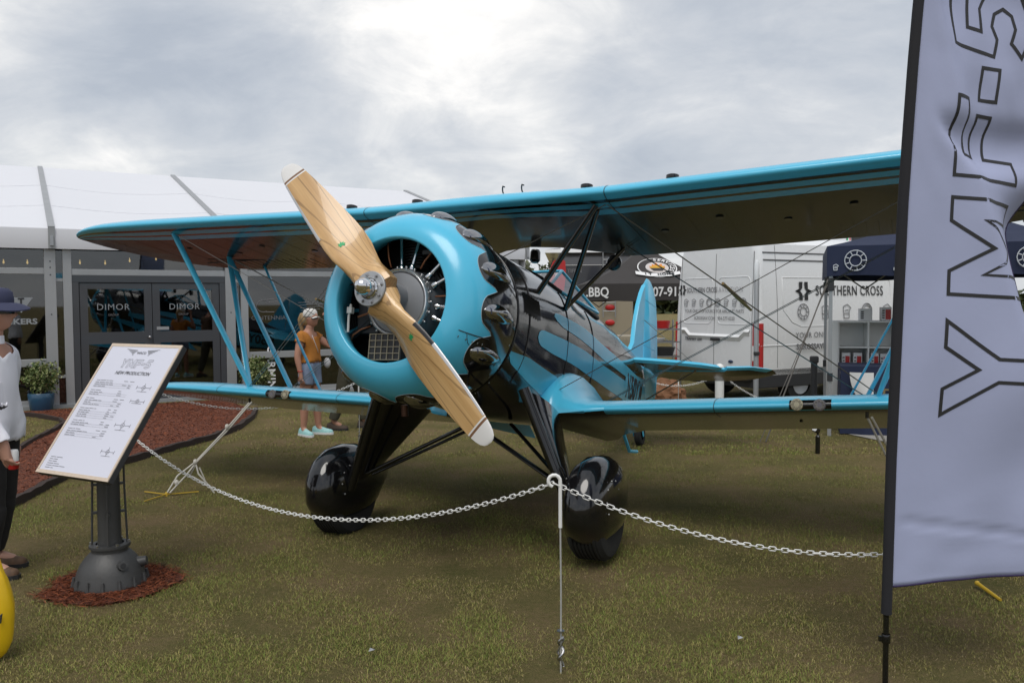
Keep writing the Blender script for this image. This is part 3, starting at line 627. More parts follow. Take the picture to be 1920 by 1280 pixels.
# ---- cowl
NP = 14 * 14; PH0, DPH = -5.0, 360 / 14; CZ = -.02
def rc(x_):
    if x_ > -.46: q = (x_ + .46) / .34; return .40 + .212 * max(0, 1 - abs(q) ** 2.3) ** .5
    return .612 - .038 * ((-.46 - x_) / .30) ** 1.6
def xb(ph):
    d = abs((ph - PH0 + DPH / 2) % DPH - DPH / 2)
    return -.245 - .060 * (1 - math.sqrt(max(0, 1 - (d / 9.4) ** 2))) if d < 9.0 else -.288 - .10 * (d - 9.0) / (DPH / 2 - 9.0)
phs = [360 * j / NP for j in range(NP)]
def cp(x_, r_, ph): return (x_, r_ * math.cos(R_(ph)), CZ + r_ * math.sin(R_(ph)))
b = MB(); rows = []
for (x_, r_) in ((-.42, .50), (-.30, .44), (-.20, .398), (-.15, .386), (-.128, .388), (-.12, .395)): rows.append([cp(x_, r_, p) for p in phs])
for q in [i / 14 for i in range(15)]:
    rows.append([cp(-.12 + (xb(p) + .12) * q ** 1.8, rc(-.12 + (xb(p) + .12) * q ** 1.8), p) for p in phs])
b.loft(rows, cap=False); cw = B(b, 'cowl', BLUE, 60)
b = MB(); b.loft([[cp(xb(p) + (-.78 - xb(p)) * i / 10, rc(xb(p) + (-.78 - xb(p)) * i / 10), p) for p in phs] for i in range(11)] + [[cp(-.79, .545, p) for p in phs]], cap=False); B(b, 'cowl_skirt', BLACK, 60)
MB().tube([cp(xb(p), rc(xb(p)) + .0012, p) for p in phs], .0022, 5, closed=True).build('cowl_pinstripe', mat('pinstripe', (.35, .42, .45), .4), cw, 180)
b = MB().tube([cp(-.765, rc(-.765) + .002, p) for p in phs], .007, 6, closed=True); b.build('cowl_rim', BLACKP, cw, 180)
bl = MB(); nu, nv = 18, 14
def blf(a, c):
    x_ = -.265 - .42 * a; w_ = .055 * (math.sin(math.pi * min(1, a ** .62)) ** .75 if 0 < a < 1 else 0); an = math.pi * c; return (x_, rc(x_) - .012 + (.034 * (math.sin(math.pi * min(1, a ** .55)) ** .8 if 0 < a < 1 else 0)) * math.sin(an) + .010, w_ * math.cos(an))
bl.grid(blf, nu, nv); blm = bl.mesh('blister', mat('polished_dark_metal', (.34, .34, .35), .07, 1.0), 180)
for k_ in range(14):
    a = R_(PH0 + DPH * k_); link('rocker_blister', blm, air, mtx=BM @ Matrix.Translation((0, 0, CZ)) @ Matrix.Rotation(a, 4, 'X'))
for ph0, ph1 in ((-22, -22), (158, 158)):
    MB().tube([cp(x_, rc(x_) + .001, ph0 + (-.15 - x_) * 6) for x_ in np.linspace(-.16, -.37, 12)], .003, 5).build('cowl_joint', INK, cw, 180)
# small latch plate outlined on the joint line
MB().tube([cp(x_, rc(x_) + .001, p_) for x_, p_ in ((-.20, -22), (-.225, -27), (-.255, -28.5), (-.30, -24))], .002, 5).build('cowl_latch', INK, cw, 180)
scm = MB().lathe([(0, .002), (.006, .0015), (.008, 0)], 8, 'Z').mesh('screw', STEEL, 180)
for p_ in range(0, 360, 12):
    a = R_(p_ + 4); r_ = rc(-.70); link('cowl_screw', scm, cw, mtx=Matrix.Translation((0, 0, CZ)) @ Matrix.Rotation(a - math.pi / 2, 4, 'X') @ Matrix.Translation((-.70, 0, r_)))
for x_ in (-.17, -.21, -.25, -.29, -.33):
    link('cowl_screw', scm, cw, mtx=Matrix.Translation((0, 0, CZ)) @ Matrix.Rotation(R_(-26 + (-.15 - x_) * 6) - math.pi / 2, 4, 'X') @ Matrix.Translation((x_, 0, rc(x_) + .0005)))
# ---- engine
b = MB().lathe([(.0, -.16), (.05, -.16), (.075, -.165), (.085, -.19), (.14, -.198), (.188, -.212), (.195, -.25), (.22, -.30), (.24, -.42)], 40, 'X', c=(0, 0, CZ)); eng = B(b, 'crankcase', CRANK, 40)
b = MB(); b.lathe([(.192, -.225), (.196, -.206), (.206, -.200), (.216, -.208), (.218, -.24)], 48, 'X', c=(0, 0, CZ)); b.f.append; b.build('gear_case_ring', mat('bright_ring', (.85, .85, .86), .22, .85), eng, 60)
b = MB()
for i in range(22): a = 2 * math.pi * i / 22; b.ball((-.235, .228 * math.cos(a), CZ + .228 * math.sin(a)), .010, 6)
b.build('case_bolt', STEEL, eng, 180)
cyl = MB()
for i in range(15): cyl.lathe([(.070, .27 + i * .019), (.098, .274 + i * .019), (.098, .279 + i * .019), (.070, .283 + i * .019)], 20, 'Z')
cyl.lathe([(.075, .25), (.075, .56), (0, .57)], 20, 'Z'); cylm = cyl.mesh('cylinder', ENG, 30)
pr = MB().tube([(0, 0, .235), (0, 0, .50)], .0125, 10); pr.lathe([(.02, .225), (.022, .245), (.016, .262)], 10, 'Z'); prm = pr.mesh('pushrod', CHROME, 40)
lead = MB().tube([(0, 0, .25), (.02, .012, .31), (.01, .02, .38), (-.03, .01, .44)], .0055, 6).mesh('lead', BRONZE, 180)
T = Matrix.Translation
for k_ in range(7):
    a = R_(90 + 360 / 7 * k_); link('cylinder', cylm, eng, mtx=T((-.42, 0, CZ)) @ Matrix.Rotation(-a + math.pi / 2, 4, 'X') if False else T((-.42, 0, CZ)) @ Matrix.Rotation(a - math.pi / 2, 4, 'X'))
    for d_ in (-9, 9): link('pushrod_tube', prm, eng, mtx=T((-.27, 0, CZ)) @ Matrix.Rotation(a - math.pi / 2 + R_(d_), 4, 'X') @ Matrix.Rotation(R_(-6), 4, 'Y'))
    link('ignition_lead', lead, eng, mtx=T((-.25, 0, CZ)) @ Matrix.Rotation(a - math.pi / 2 + R_(21), 4, 'X'))
b = MB().lathe([(.20, -.48), (.57, -.48)], 48, 'X', c=(0, 0, CZ)); b.build('baffle', ENG, eng)
oc = MB(); oc.box((-.25, -.06, -.30), (.10, .24, .17)); oco = oc.build('oil_cooler', ENG, eng, 0, bevel=.006)
b = MB()
for i in range(6): b.box((-.197, -.17 + .044 * i, -.30), (.006, .005, .16))
for i in range(5): b.box((-.196, -.06, -.38 + .04 * i), (.006, .225, .005))
b.build('cooler_grille', mat('grille_tan', (.30, .25, .17), .5), oco, 0)
b = MB(); b.tube([(-.22, -.35, -.02), (-.22, -.36, -.10), (-.22, -.355, -.20)], .008, 8); b.box((-.22, -.35, -.06), (.03, .035, .04)); b.build('linkage', WHITE, eng)
b = MB(); b.tube([(-.24, -.30, -.10), (-.22, -.22, -.085), (-.23, -.12, -.08)], .007, 8); b.build('oil_line', BRONZE, eng)
MB().box((-.35, .17, .31), (.14, .12, .03)).build('baffle_plate', ENG, eng, bevel=.004); MB().box((-.33, -.25, -.10), (.1, .16, .2)).build('accessory', ENG, eng, bevel=.004); MB().tube([(-.3, -.38, -.22), (-.26, -.2, -.12)], .02, 8).build('intake_pipe', ENG, eng)
# ---- propeller
ez = Vector((0, -.685, .7285)).normalized(); ex = Vector((1, 0, 0)); ey = ez.cross(ex)
PM = Matrix.Identity(4)
for i in range(3): PM[i][0] = ex[i]; PM[i][1] = ey[i]; PM[i][2] = ez[i]
RS = [0, .06, .12, .18, .25, .35, .45, .55, .65, .75, .85, .95, 1.045, 1.055, 1.07, 1.11, 1.14, 1.16, 1.172, 1.177]
CHD = [.235, .23, .215, .215, .24, .275, .275, .262, .245, .228, .209, .188, .165, .162, .158, .14, .118, .09, .055, .012]
THK = [.155, .152, .14, .115, .09, .066, .052, .042, .035, .029, .025, .021, .018, .018, .017, .014, .012, .01, .007, .003]
SS = [0, .02, .07, .16, .28, .42, .58, .74, .88, 1.0]
def bsec(z_, off=0., smax=None):
    r = abs(z_); sg = 1 if z_ >= 0 else -1; c = ip(r, RS, CHD); t_ = ip(r, RS, THK); be = min(R_(38), math.atan(1.55 / (2 * math.pi * max(r, .05)))); bl_ = min(1, max(0, (r - .08) / .16)); bl_ = bl_ * bl_ * (3 - 2 * bl_)
    if r < .2: be *= .55 + .45 * max(0, (r - .1) / .1)
    le = Vector((math.sin(be), -sg * math.cos(be), 0)); nn = Vector((math.cos(be), sg * math.sin(be), 0)); q = []
    for s_ in [x for x in SS[::-1] if smax is None or x <= smax + .001]:
        up = (math.sqrt(s_) * (1 - s_) * 1.9 + .06 * math.sqrt(max(0, 1 - s_))) * .62 * bl_ + .5 * (1 - abs(2 * s_ - 1) ** 4) ** .25 * (1 - bl_) if 0 < s_ < 1 else 0
        q.append(le * (.42 - s_) * (c + 2 * off) + nn * (t_ * up + off) + Vector((0, 0, z_)))
    for s_ in [x for x in SS[1:-1] if smax is None or x <= smax + .001]:
        dn = .5 * (1 - abs(2 * s_ - 1) ** 4) ** .25 * (1 - bl_) + .16 * math.sqrt(s_) * bl_
        q.append(le * (.42 - s_) * (c + 2 * off) - nn * (t_ * dn + off) + Vector((0, 0, z_)))
    return q
zs = sorted([-r for r in RS[1:]] + RS); b = MB(); secs = [bsec(z_) for z_ in zs]; n = len(secs[0])
b.v = [tuple(p) for q in secs for p in q]
for i in range(len(zs) - 1):
    r = (abs(zs[i]) + abs(zs[i + 1])) / 2; mi = 1 if (1.045 < r < 1.055 or r > 1.07) else 2 if 1.055 < r < 1.07 else 0
    for j in range(n): b.f.append((i * n + j, i * n + (j + 1) % n, (i + 1) * n + (j + 1) % n, (i + 1) * n + j)); b.m.append(mi)
b.f += [tuple(range(n)), tuple((len(zs) - 1) * n + j for j in range(n))]; b.m += [1, 1]
prop = b.build('propeller', [WOOD, mat('tip_white', (.74, .73, .72), .3, coat=.3), mat('tip_band', (.20, .10, .05), .4)], air, 50, mtx=BM @ PM)
for sg in (1, -1):
    for (r0, r1, mm) in (((.36, .53, mat('edge_black', (.02, .02, .022), .3)),) if sg < 0 else ()) + ((.53, 1.04, mat('sheath_grey', (.55, .55, .56), .3, .3)),):  # black edge strip on the lower blade only, grey sheath on both blades
        b = MB(); b.loft([bsec(sg * (r0 + (r1 - r0) * i / 10), .0015, .07 if r0 > .5 else .10) for i in range(11)]); b.build('leading_edge_strip', mm, prop, 50)
    # green leaf emblem
    b = MB(); z0 = .40 * sg
    def onface(y_, z_):
        q = bsec(z_); fr = sorted([p for p in q[:len(SS)]], key=lambda p: p.y); xx = float(np.interp(y_, [p.y for p in fr], [p.x for p in fr])); return (xx + .0025, y_, z_)
    for a, l_ in ((0, .032), (35, .030), (-35, .030), (70, .024), (-70, .024), (110, .018), (-110, .018)):
        d = Vector((0, math.sin(R_(a)), math.cos(R_(a)))); e = Vector((0, d.z, -d.y)); c0 = Vector((0, .005, z0)); pp = [c0, c0 + d * l_ * .5 + e * .006, c0 + d * l_, c0 + d * l_ * .5 - e * .006]; b.add([onface(p.y, p.z) for p in pp], [(0, 1, 2, 3)])
    b.build('leaf_emblem', GREENL, prop, 0)
b = MB().lathe([(0, .078), (.104, .078), (.106, .084), (.106, .094), (.102, .098), (.066, .098), (.062, .104)], 36, 'X'); hubp = b.build('hub_plate', ALU, prop, 30)
bolt = MB().lathe([(.012, .098), (.012, .104), (.008, .104), (.008, .114), (0, .116)], 6, 'X')
bm_ = bolt.mesh('bolt', STEEL, 30)
for i in range(8): link('hub_bolt', bm_, hubp, mtx=T((0, .084 * math.cos(i * math.pi / 4 + .3), .084 * math.sin(i * math.pi / 4 + .3))))
b = MB(); b.lathe([(.062, .098), (.060, .104), (.052, .112), (.052, .15), (.048, .175), (.036, .20), (.018, .214), (0, .217)], 28, 'X'); b.build('hub_dome', CHROME, hubp, 40)
# propeller shaft boss behind the blade
B(MB().lathe([(.085, -.09), (.09, -.12), (.09, -.2)], 28, 'X'), 'propeller_shaft', CRANK)
# ---- undercarriage (ground frame)
def spat(s_):
    b = MB(); secs = []
    for (x_, tp, bt, w_) in ((.375, .40, .33, .02), (.362, .45, .28, .06), (.33, .52, .235, .098), (.26, .60, .15, .132), (.15, .655, .125, .152), (0, .672, .12, .16), (-.15, .655, .125, .154), (-.28, .61, .155, .132), (-.40, .55, .245, .10), (-.50, .50, .29, .062), (-.57, .455, .335, .03), (-.60, .42, .37, .008)):
        q = []
        for j in range(24):
            a = 2 * math.pi * j / 24; c, t_ = math.cos(a), math.sin(a); zc, h = (tp + bt) / 2, (tp - bt) / 2; e = .9 if t_ > 0 else .45
            q.append((x_, s_ * 1.0 + w_ * math.copysign(abs(c) ** .85, c), zc + h * math.copysign(abs(t_) ** e, t_)))
        secs.append(q)
    return b.loft(secs)
tyre_prof = [(.14, -.10), (.22, -.122), (.27, -.115), (.295, -.09)]
for i in range(7): y_ = -.075 + .025 * i; tyre_prof += [(.302, y_ - .009), (.302, y_ + .004), (.294, y_ + .008), (.294, y_ + .012)]
tyre_prof += [(.295, .09), (.27, .115), (.22, .122), (.14, .10)]
for s_ in (1, -1):
    sp = A(spat(s_), 'wheel_spat', BLACK, 60)
    MB().lathe(tyre_prof, 40, 'Y', c=(0, s_ * 1.0, .300)).build('tyre', RUBBER, sp, 30)
    b = MB()
    for i in range(6): a = R_(-40 + 40 * i); b.ball((.10 + .12 * math.cos(a), s_ * (1.0 - .153), .42 + .12 * math.sin(a)), .006, 6); b.ball((.10 + .12 * math.cos(a), s_ * (1.0 + .153), .42 + .12 * math.sin(a)), .006, 6)
    b.build('spat_screw', STEEL, sp, 180)
    # faired leg
    b = MB(); secs = []
    for q in [i / 8 for i in range(9)]:
        f = Vector((.10, .555, 1.10)).lerp(Vector((.09, .835, .42)), q); r = Vector((-.55, .545, .86)).lerp(Vector((-.13, .80, .44)), q ** .8); d = r - f; th = .035 * (1 - q) + .028; sec_ = []
        for k_ in range(14):
            a = 2 * math.pi * k_ / 14; u_ = .5 - .5 * math.cos(a); tt = th * math.sin(a) * (1 - .75 * u_) * 1.5; p = f + d * u_; sec_.append((p.x, s_ * (p.y + tt), p.z))
        secs.append(sec_)
    lg = A(b.loft(secs), 'undercarriage_leg', BLACK, 60)
    MB().strut((.12, s_ * .56, 1.12), (.11, s_ * .86, .36), .085, .075, (1, 0, 0), 12).build('oleo_strut', BLACKP, lg, 60)
    MB().tube([(.15, s_ * .60, 1.02), (.16, s_ * .70, .78), (.145, s_ * .82, .46)], .010, 6).build('brake_line', BLACKP, lg)
    A(MB().strut((.02, s_ * .78, .46), (-.22, -s_ * .06, .86), .05, .03, (1, 0, 0), 10), 'gear_brace', BLACKP, 60)
    A(MB().strut((-.06, s_ * .78, .44), (-.62, s_ * .12, .77), .04, .025, (1, 0, 0), 10), 'gear_brace', BLACKP, 60)
b = MB().tube([(-2.20, .48, .66), (-2.19, .5, .55), (-2.42, .5, .29), (-2.66, .5, .245)], .017, 8); A(b, 'boarding_step', BLUE)
b = MB().lathe([(.05, -.035), (.10, -.04), (.115, -.03), (.118, 0), (.115, .03), (.10, .04), (.05, .035)], 24, 'Y', c=(-4.49, 0, .118)); tw = A(b, 'tail_wheel', RUBBER)
b = MB(); b.strut((-4.45, .06, .12), (-4.38, .05, .34), .05, .012, (1, 0, 0)); b.strut((-4.45, -.06, .12), (-4.38, -.05, .34), .05, .012, (1, 0, 0)); b.box((-4.38, 0, .35), (.1, .12, .04)); b.tube([(-4.38, 0, .35), (-4.30, 0, .62)], .025, 8); b.build('tail_fork', BLUE, tw)
A(MB().tube([(.03, -.42, .98), (.03, -.42, .90)], .026, 12), 'exhaust_stub', mat('exhaust_brown', (.12, .06, .04), .5, .6))
A(MB().tube([(-.83, 2.62, .90), (-.83, 2.62, .86)], .012, 6), 'tie_down_ring', BLACKP); A(MB().tube([(-.83, -2.62, .90), (-.83, -2.62, .86)], .012, 6), 'tie_down_ring', BLACKP)
A(MB().tube([(-1.35, 2.15, .83), (-1.35, 2.15, .76), (-1.48, 2.15, .74), (-1.62, 2.15, .75)], .012, 8), 'pitot_tube', BLACKP)

# ================================================================== MARQUEE
mq = empty('marquee', WALL0, R_(30), 'white frame marquee with glass walls and grey double doors', 'tent')
def Q(b, name, m, smooth=35, par=None, **k): return b.build(name, m, par or mq, smooth, **k)
BAYS = [-5.65, -2.79, .07, 2.93, 5.79, 9.1]; RZ, RD, EZ, ED = 4.86, 6.5, 2.95, -.16
for i in range(len(BAYS) - 1):
    s0, s1 = BAYS[i] + .05, BAYS[i + 1] - .05
    def rf(a, c, s0=s0, s1=s1):
        sag = -.10 * math.sin(math.pi * a) * math.sin(math.pi * c); return (s0 + (s1 - s0) * a, ED + (RD - ED) * c, EZ + (RZ - EZ) * c + sag)
    b = MB().grid(rf, 10, 12); b.grid(lambda a, c: (rf(a, c)[0], 2 * RD - rf(a, c)[1], rf(a, c)[2]), 10, 6); Q(b, 'roof_panel', MARQ, 60)
    for c_ in (.3, .63): b = MB().tube([Vector(rf(q / 10, c_)) + Vector((0, 0, .002)) for q in range(11)], .008, 4); Q(b, 'weld_seam', MARQ, 60)
    b = MB(); b.loft([[(s0, ED, EZ), (s0, ED - .02, EZ - .17), (s0, ED, 2.62), (s0, ED + .03, 2.62)], [(s1, ED, EZ), (s1, ED - .02, EZ - .17), (s1, ED, 2.62), (s1, ED + .03, 2.62)]]); Q(b, 'valance', MARQ, 20)
for s_ in BAYS:
    b = MB(); d = Vector((0, RD - ED, RZ - EZ)).normalized(); n_ = Vector((0, -d.z, d.y)); w_ = .05
    b.loft([[Vector((s_ + x_, ED, EZ)) + n_ * h for x_, h in ((-w_, -.03), (-w_, .035), (w_, .035), (w_, -.03))], [Vector((s_ + x_, RD, RZ)) + n_ * h for x_, h in ((-w_, -.03), (-w_, .035), (w_, .035), (w_, -.03))]])
    rb = Q(b, 'roof_beam', ALU, 0); MB().box((s_, ED - .01, EZ - .16), (.10, .05, .34)).build('eave_bracket', ALUD, rb, 0)
    MB().box((s_, ED - .045, EZ - .20), (.05, .03, .16)).build('ratchet', STEEL, rb, 0)
def post(s0, s1, z1=2.62):
    p = Q(MB().box(((s0 + s1) / 2, .0, z1 / 2), (s1 - s0, .12, z1)), 'wall_post', ALU, 0, bevel=.006)
    return p
for k_ in range(-1, 4):
    o_ = 2.86 * k_
    pp = post(o_ - .05, o_ + .12)
    for z_ in (1.55, 2.2, 2.32, 2.42): MB().lathe([(0, -.064), (.012, -.064), (.012, -.06)], 8, 'Y', c=(o_ + .04, 0, z_)).build('bolt_hole', CHAR, pp)
    post(o_ + .22, o_ + .35)
    for z_ in (.52, 2.12): Q(MB().box((o_ + .17, .01, z_), (.10, .06, .05)), 'rail', ALU, 0)
    Q(MB().box((o_ + .17, .03, 1.3), (.10, .01, 2.6)), 'pane', GLASS, 0)
def rail(s0, s1, z0, z1, m=ALU): return Q(MB().box(((s0 + s1) / 2, .005, (z0 + z1) / 2), (s1 - s0, .09, z1 - z0)), 'rail', m, 0, bevel=.004)
for s0, s1 in ((-2.51, -.05), (3.21, 5.67), (6.07, 8.53)):
    for z0, z1 in ((2.21, 2.31), (.70, .82), (.02, .14)): rail(s0, s1, z0, z1)
    for z0, z1 in ((2.31, 2.62), (.82, 2.21), (.14, .70)): Q(MB().box(((s0 + s1) / 2, .03, (z0 + z1) / 2), (s1 - s0, .012, z1 - z0)), 'pane', GLASS, 0)
rail(.35, 2.81, 2.20, 2.30); Q(MB().box((1.58, .03, 2.46), (2.46, .012, .32)), 'pane', GLASS, 0)
DOORG = mat('door_grey', (.052, .055, .062), .4, coat=.2)
Q(MB().box((1.58, .0, 2.14), (2.46, .10, .12)), 'door_frame', DOORG, 0, bevel=.004)
for x_ in (.40, 2.76): Q(MB().box((x_, .0, 1.04), (.10, .10, 2.08)), 'door_frame', DOORG, 0, bevel=.004)
for k_, (s0, s1) in enumerate(((.46, 1.575), (1.585, 2.70))):
    b = MB()
    for c, d in (((s0 + .06, 0, 1.04), (.12, .07, 2.06)), ((s1 - .06, 0, 1.04), (.12, .07, 2.06)), (((s0 + s1) / 2, 0, 2.02), (s1 - s0 - .24, .07, .10)), (((s0 + s1) / 2, 0, 1.14), (s1 - s0 - .24, .07, .20)), (((s0 + s1) / 2, 0, .09), (s1 - s0 - .24, .07, .16))): b.box(c, d)
    dr = Q(b, 'door', DOORG, 0)
    for z0, z1 in ((1.24, 1.97), (.17, 1.04)): MB().box(((s0 + s1) / 2, .0, (z0 + z1) / 2), (s1 - s0 - .24, .012, z1 - z0)).build('pane', GLASS, dr, 0)
    if k_ == 0: MB().ball((s1 - .05, -.075, 1.14), .028, 10).build('knob', STEEL, dr, 180)
    else: MB().box((s0 + .16, -.042, 1.29), (.20, .01, .055)).build('push_plate', ALU, dr, 0)
    lettering('DIMOR', .15, LETG, ((s0 + s1) / 2 - .05 + .02 * k_, -.012, 1.66), (1, 0, 0), (0, 0, 1), dr, bold=-.001, space=1.12)
    lettering('GROUP', .05, LETS, ((s0 + s1) / 2 - .05, -.012, 1.53), (1, 0, 0), (0, 0, 1), dr)
lettering('NKERS', .125, LETG, (-.40, -.0, 1.435), (1, 0, 0), (0, 0, 1), mq, bold=.004, sx=1.25)
b = MB(); b.add([(-.56, .018, 1.83), (-.22, .018, 1.83), (-.39, .018, 1.58)], [(0, 1, 2)]); tri = Q(b, 'triangle_emblem', LETG, 0); lettering('T', .14, CHAR, (-.39, .012, 1.765), (1, 0, 0), (0, 0, 1), tri, bold=.006)
lettering('CENTENNIAL', .105, LETS, (3.62, .016, 1.44), (1, 0, 0), (0, 0, 1), mq, sx=1.1)
def emblem(pts, name, m, par, w=.008):
    b = MB()
    for p in pts: b.tube(p, w, 4)
    return b.build(name, m, par, 0)
emblem([[(3.50 + .13 * math.cos(a), .016, 1.66 + .11 * math.sin(a)) for a in np.linspace(.9, 5.2, 12)], [(3.46, .016, 1.77), (3.78, .016, 1.80)], [(3.52, .016, 1.72), (3.76, .016, 1.75)], [(3.55, .016, 1.55), (3.70, .016, 1.55)]], 'centennial_emblem', LETS, mq)
for i in range(5): emblem([[(4.15 + .02 * i, .016, 1.72 - .05 * i), (4.75 - .06 * i, .016, 1.75 - .05 * i)], [(4.85 + .06 * i, .016, 1.75 - .05 * i), (5.35 - .02 * i, .016, 1.72 - .05 * i)]], 'wing_emblem', LETS, mq, .006)
bn = Q(MB().box((3.78, .50, .60), (.42, .02, 1.2)), 'banner', CHAR, 0)
lettering('GARMIN', .20, LETW, (3.62, .015, .52), (0, 0, -1), (1, 0, 0), mq, bold=.004, space=1.1)
for s_, z_ in ((-.62, 2.42), (-.28, 2.42), (.10, 2.43), (.50, 2.43), (.89, 2.43), (1.28, 2.48), (1.71, 2.52), (2.1, 2.5), (2.5, 2.45)):
    bb = Q(MB().lathe([(0, -.035), (.011, -.028), (.015, -.01), (.011, .008), (.007, .014), (.007, .04), (0, .04)], 10, c=(s_, .35, z_)), 'string_bulb', BULB, 180)
Q(MB().tube([(s_, .35, z_) for s_, z_ in ((-2.4, 2.5), (-1.2, 2.47), (-.62, 2.47), (-.28, 2.47), (.10, 2.48), (.5, 2.48), (.89, 2.48), (1.28, 2.53), (1.71, 2.57), (2.1, 2.55), (2.5, 2.5), (4, 2.56), (5.6, 2.5))], .006, 4), 'bulb_cable', INK)
INT = mat('interior_dark', (.05, .05, .052), .8, var=.6, vscale=.9, vcol=(.02, .02, .024)); INTF = mat('interior_floor', (.08, .07, .06), .6)
Q(MB().box((1.7, 4.2, 1.5), (14.7, .05, 3.0)), 'inner_wall', INT, 0); Q(MB().box((1.7, 2.1, .02), (14.6, 4.1, .04)), 'floor', INTF, 0)
for s_ in (-5.6, 9.0): Q(MB().box((s_, 2.1, 1.35), (.05, 4.1, 2.7)), 'end_wall', MARQ, 0)
Q(MB().box((1.7, 2.1, 2.72), (14.6, 4.1, .03)), 'ceiling_liner', INT, 0)
b = MB(); b.add([(9.06, ED, 0), (9.06, 2 * RD - ED, 0), (9.06, 2 * RD - ED, EZ), (9.06, RD, RZ - .02), (9.06, ED, EZ)], [(0, 1, 2, 3, 4)]); Q(b, 'gable_wall', MARQ, 0)
for (s_, d_, w_, h_, c) in ((-1.6, 1.4, 1.0, .75, (.2, .2, .2)), (.9, 2.2, 1.2, .8, (.03, .10, .16)), (2.0, 1.6, .5, 1.1, (.25, .10, .03)), (3.7, 2.4, 1.3, .9, (.03, .12, .16)), (4.9, 1.5, .5, 1.6, (.22, .07, .03)), (-2.2, 2.5, .8, 1.6, (.05, .08, .03)), (5.3, 2.6, .6, 2.0, (.04, .09, .14))):
    b = MB(); b.box((s_, d_, h_ - .03), (w_, .6, .05)); b.box((s_, d_, h_ / 2), (w_ * .8, .5, h_ - .06)); Q(b, 'display_stand', mat('display', c, .6, var=.4), 0, bevel=.01)
Q(MB().box((1.7, -.08, .03), (14.6, .10, .06)), 'base_plate', ALUD, 0)

# ================================================================== PLANTS IN POTS
def leaves(name, c, r, n, size, m, parent, flat=1., seedv=1):
    rg = np.random.default_rng(seedv); V = []; F = []
    for i in range(n):
        d = Vector(rg.normal(0, 1, 3)).normalized(); q = rg.random() ** .45; lump = .75 + .45 * mnoise.noise(d * 2.2 + Vector((seedv, 0, 0)))
        p = Vector(c) + Vector((d.x * r[0], d.y * r[1], d.z * r[2])) * q * lump; a = Vector(rg.normal(0, 1, 3)); a.z += .4; a.normalize(); bx = a.orthogonal().normalized(); bx = Matrix.Rotation(rg.random() * 6.28, 3, a) @ bx; by = a.cross(bx)
        l_ = size * rg.uniform(.6, 1.4); k_ = len(V); V += [p, p + bx * l_ * .5 + by * l_ * .28 + a * l_ * .08, p + bx * l_, p + bx * l_ * .5 - by * l_ * .28 + a * l_ * .08]; F.append((k_, k_ + 1, k_ + 2, k_ + 3))
    me = bpy.data.meshes.new(name); me.from_pydata([tuple(p) for p in V], [], F); me.materials.append(m); return link(name, me, parent)
def rnd_leaf(name, stops):
    m = mat(name, stops[0], .5, spec=.35); t = m.node_tree; g_ = N(t, 'ShaderNodeNewGeometry'); t.links.new(ramp(t, g_.outputs['Random Per Island'], [(i / (len(stops) - 1), c) for i, c in enumerate(stops)], 'LINEAR'), t.nodes['Principled BSDF'].inputs['Base Color']); return m
LV = rnd_leaf('variegated_leaf', [(.03, .06, .015), (.08, .12, .03), (.20, .24, .08), (.42, .42, .22)])
def potted(p, label, sd_, sc=1.):
    t_ = empty('potted_shrub', p, 0, label, 'plant', 'variegated shrubs potted by the marquee wall')
    MB().lathe([(0, 0), (.15, 0), (.165, .02), (.19, .18), (.195, .27), (.185, .285), (.17, .28), (.168, .24), (0, .24)], 28).build('pot', POT, t_, 40)
    b = MB()
    for i in range(9): a = 2 * math.pi * i / 9; b.tube([(.03 * math.cos(a), .03 * math.sin(a), .22), (.10 * math.cos(a), .10 * math.sin(a), .45), (.2 * math.cos(a * 1.1), .2 * math.sin(a), .62 + .1 * math.sin(i * 2))], .006, 5)
    b.build('stem', BARK, t_); leaves('foliage', (0, 0, .52), (.36 * sc, .36 * sc, .34 * sc), 1500, .055, LV, t_, seedv=sd_)
potted(gnd(78, 769), 'variegated shrub in a diamond-patterned blue pot left of the doors', 3)
potted(Vector((-4.42, 14.55, 0)), 'variegated shrub half hidden behind the struts, right of the doors', 5, .95)

# ================================================================== INFORMATION BOARD
BL, BRt, TR, TL = Vector((-2.867, 5.05, .70)), Vector((-2.297, 4.75, .70)), Vector((-2.02, 5.234, 1.446)), Vector((-2.602, 5.53, 1.452))
ctr = (BL + BRt + TR + TL) / 4; bx_ = ((BRt - BL) + (TR - TL)).normalized(); by_ = ((TL - BL) + (TR - BRt)).normalized(); by_ = (by_ - bx_ * bx_.dot(by_)).normalized(); bz_ = bx_.cross(by_)
BWd, BHt = .645, .925
ib = empty('information_board', RING_C, 0, 'tilted white specification board on a grey engine-crankcase pedestal', 'sign')
IF = Matrix.Translation(-RING_C) @ frame(ctr, bx_, by_)
def I(b, name, m, smooth=0, par=None, **k): return b.build(name, m, par or ib, smooth, mtx=IF if par is None else None, **k)
bp_ = I(MB().box((0, 0, -.02), (BWd, BHt, .038)), 'board_panel', DKGREY, bevel=.003)
I(MB().box((0, 0, .0015), (BWd - .035, BHt - .035, .003)), 'board_face', BOARD, par=bp_)
fb = MB()
for c, d in (((0, BHt / 2 - .011, .002), (BWd, .022, .006)), ((0, -BHt / 2 + .011, .002), (BWd, .022, .006)), ((-BWd / 2 + .008, 0, .002), (.016, BHt - .046, .006)), ((BWd / 2 - .008, 0, .002), (.016, BHt - .046, .006))): fb.box(c, d)
I(fb, 'board_frame', BFRAME, par=bp_)
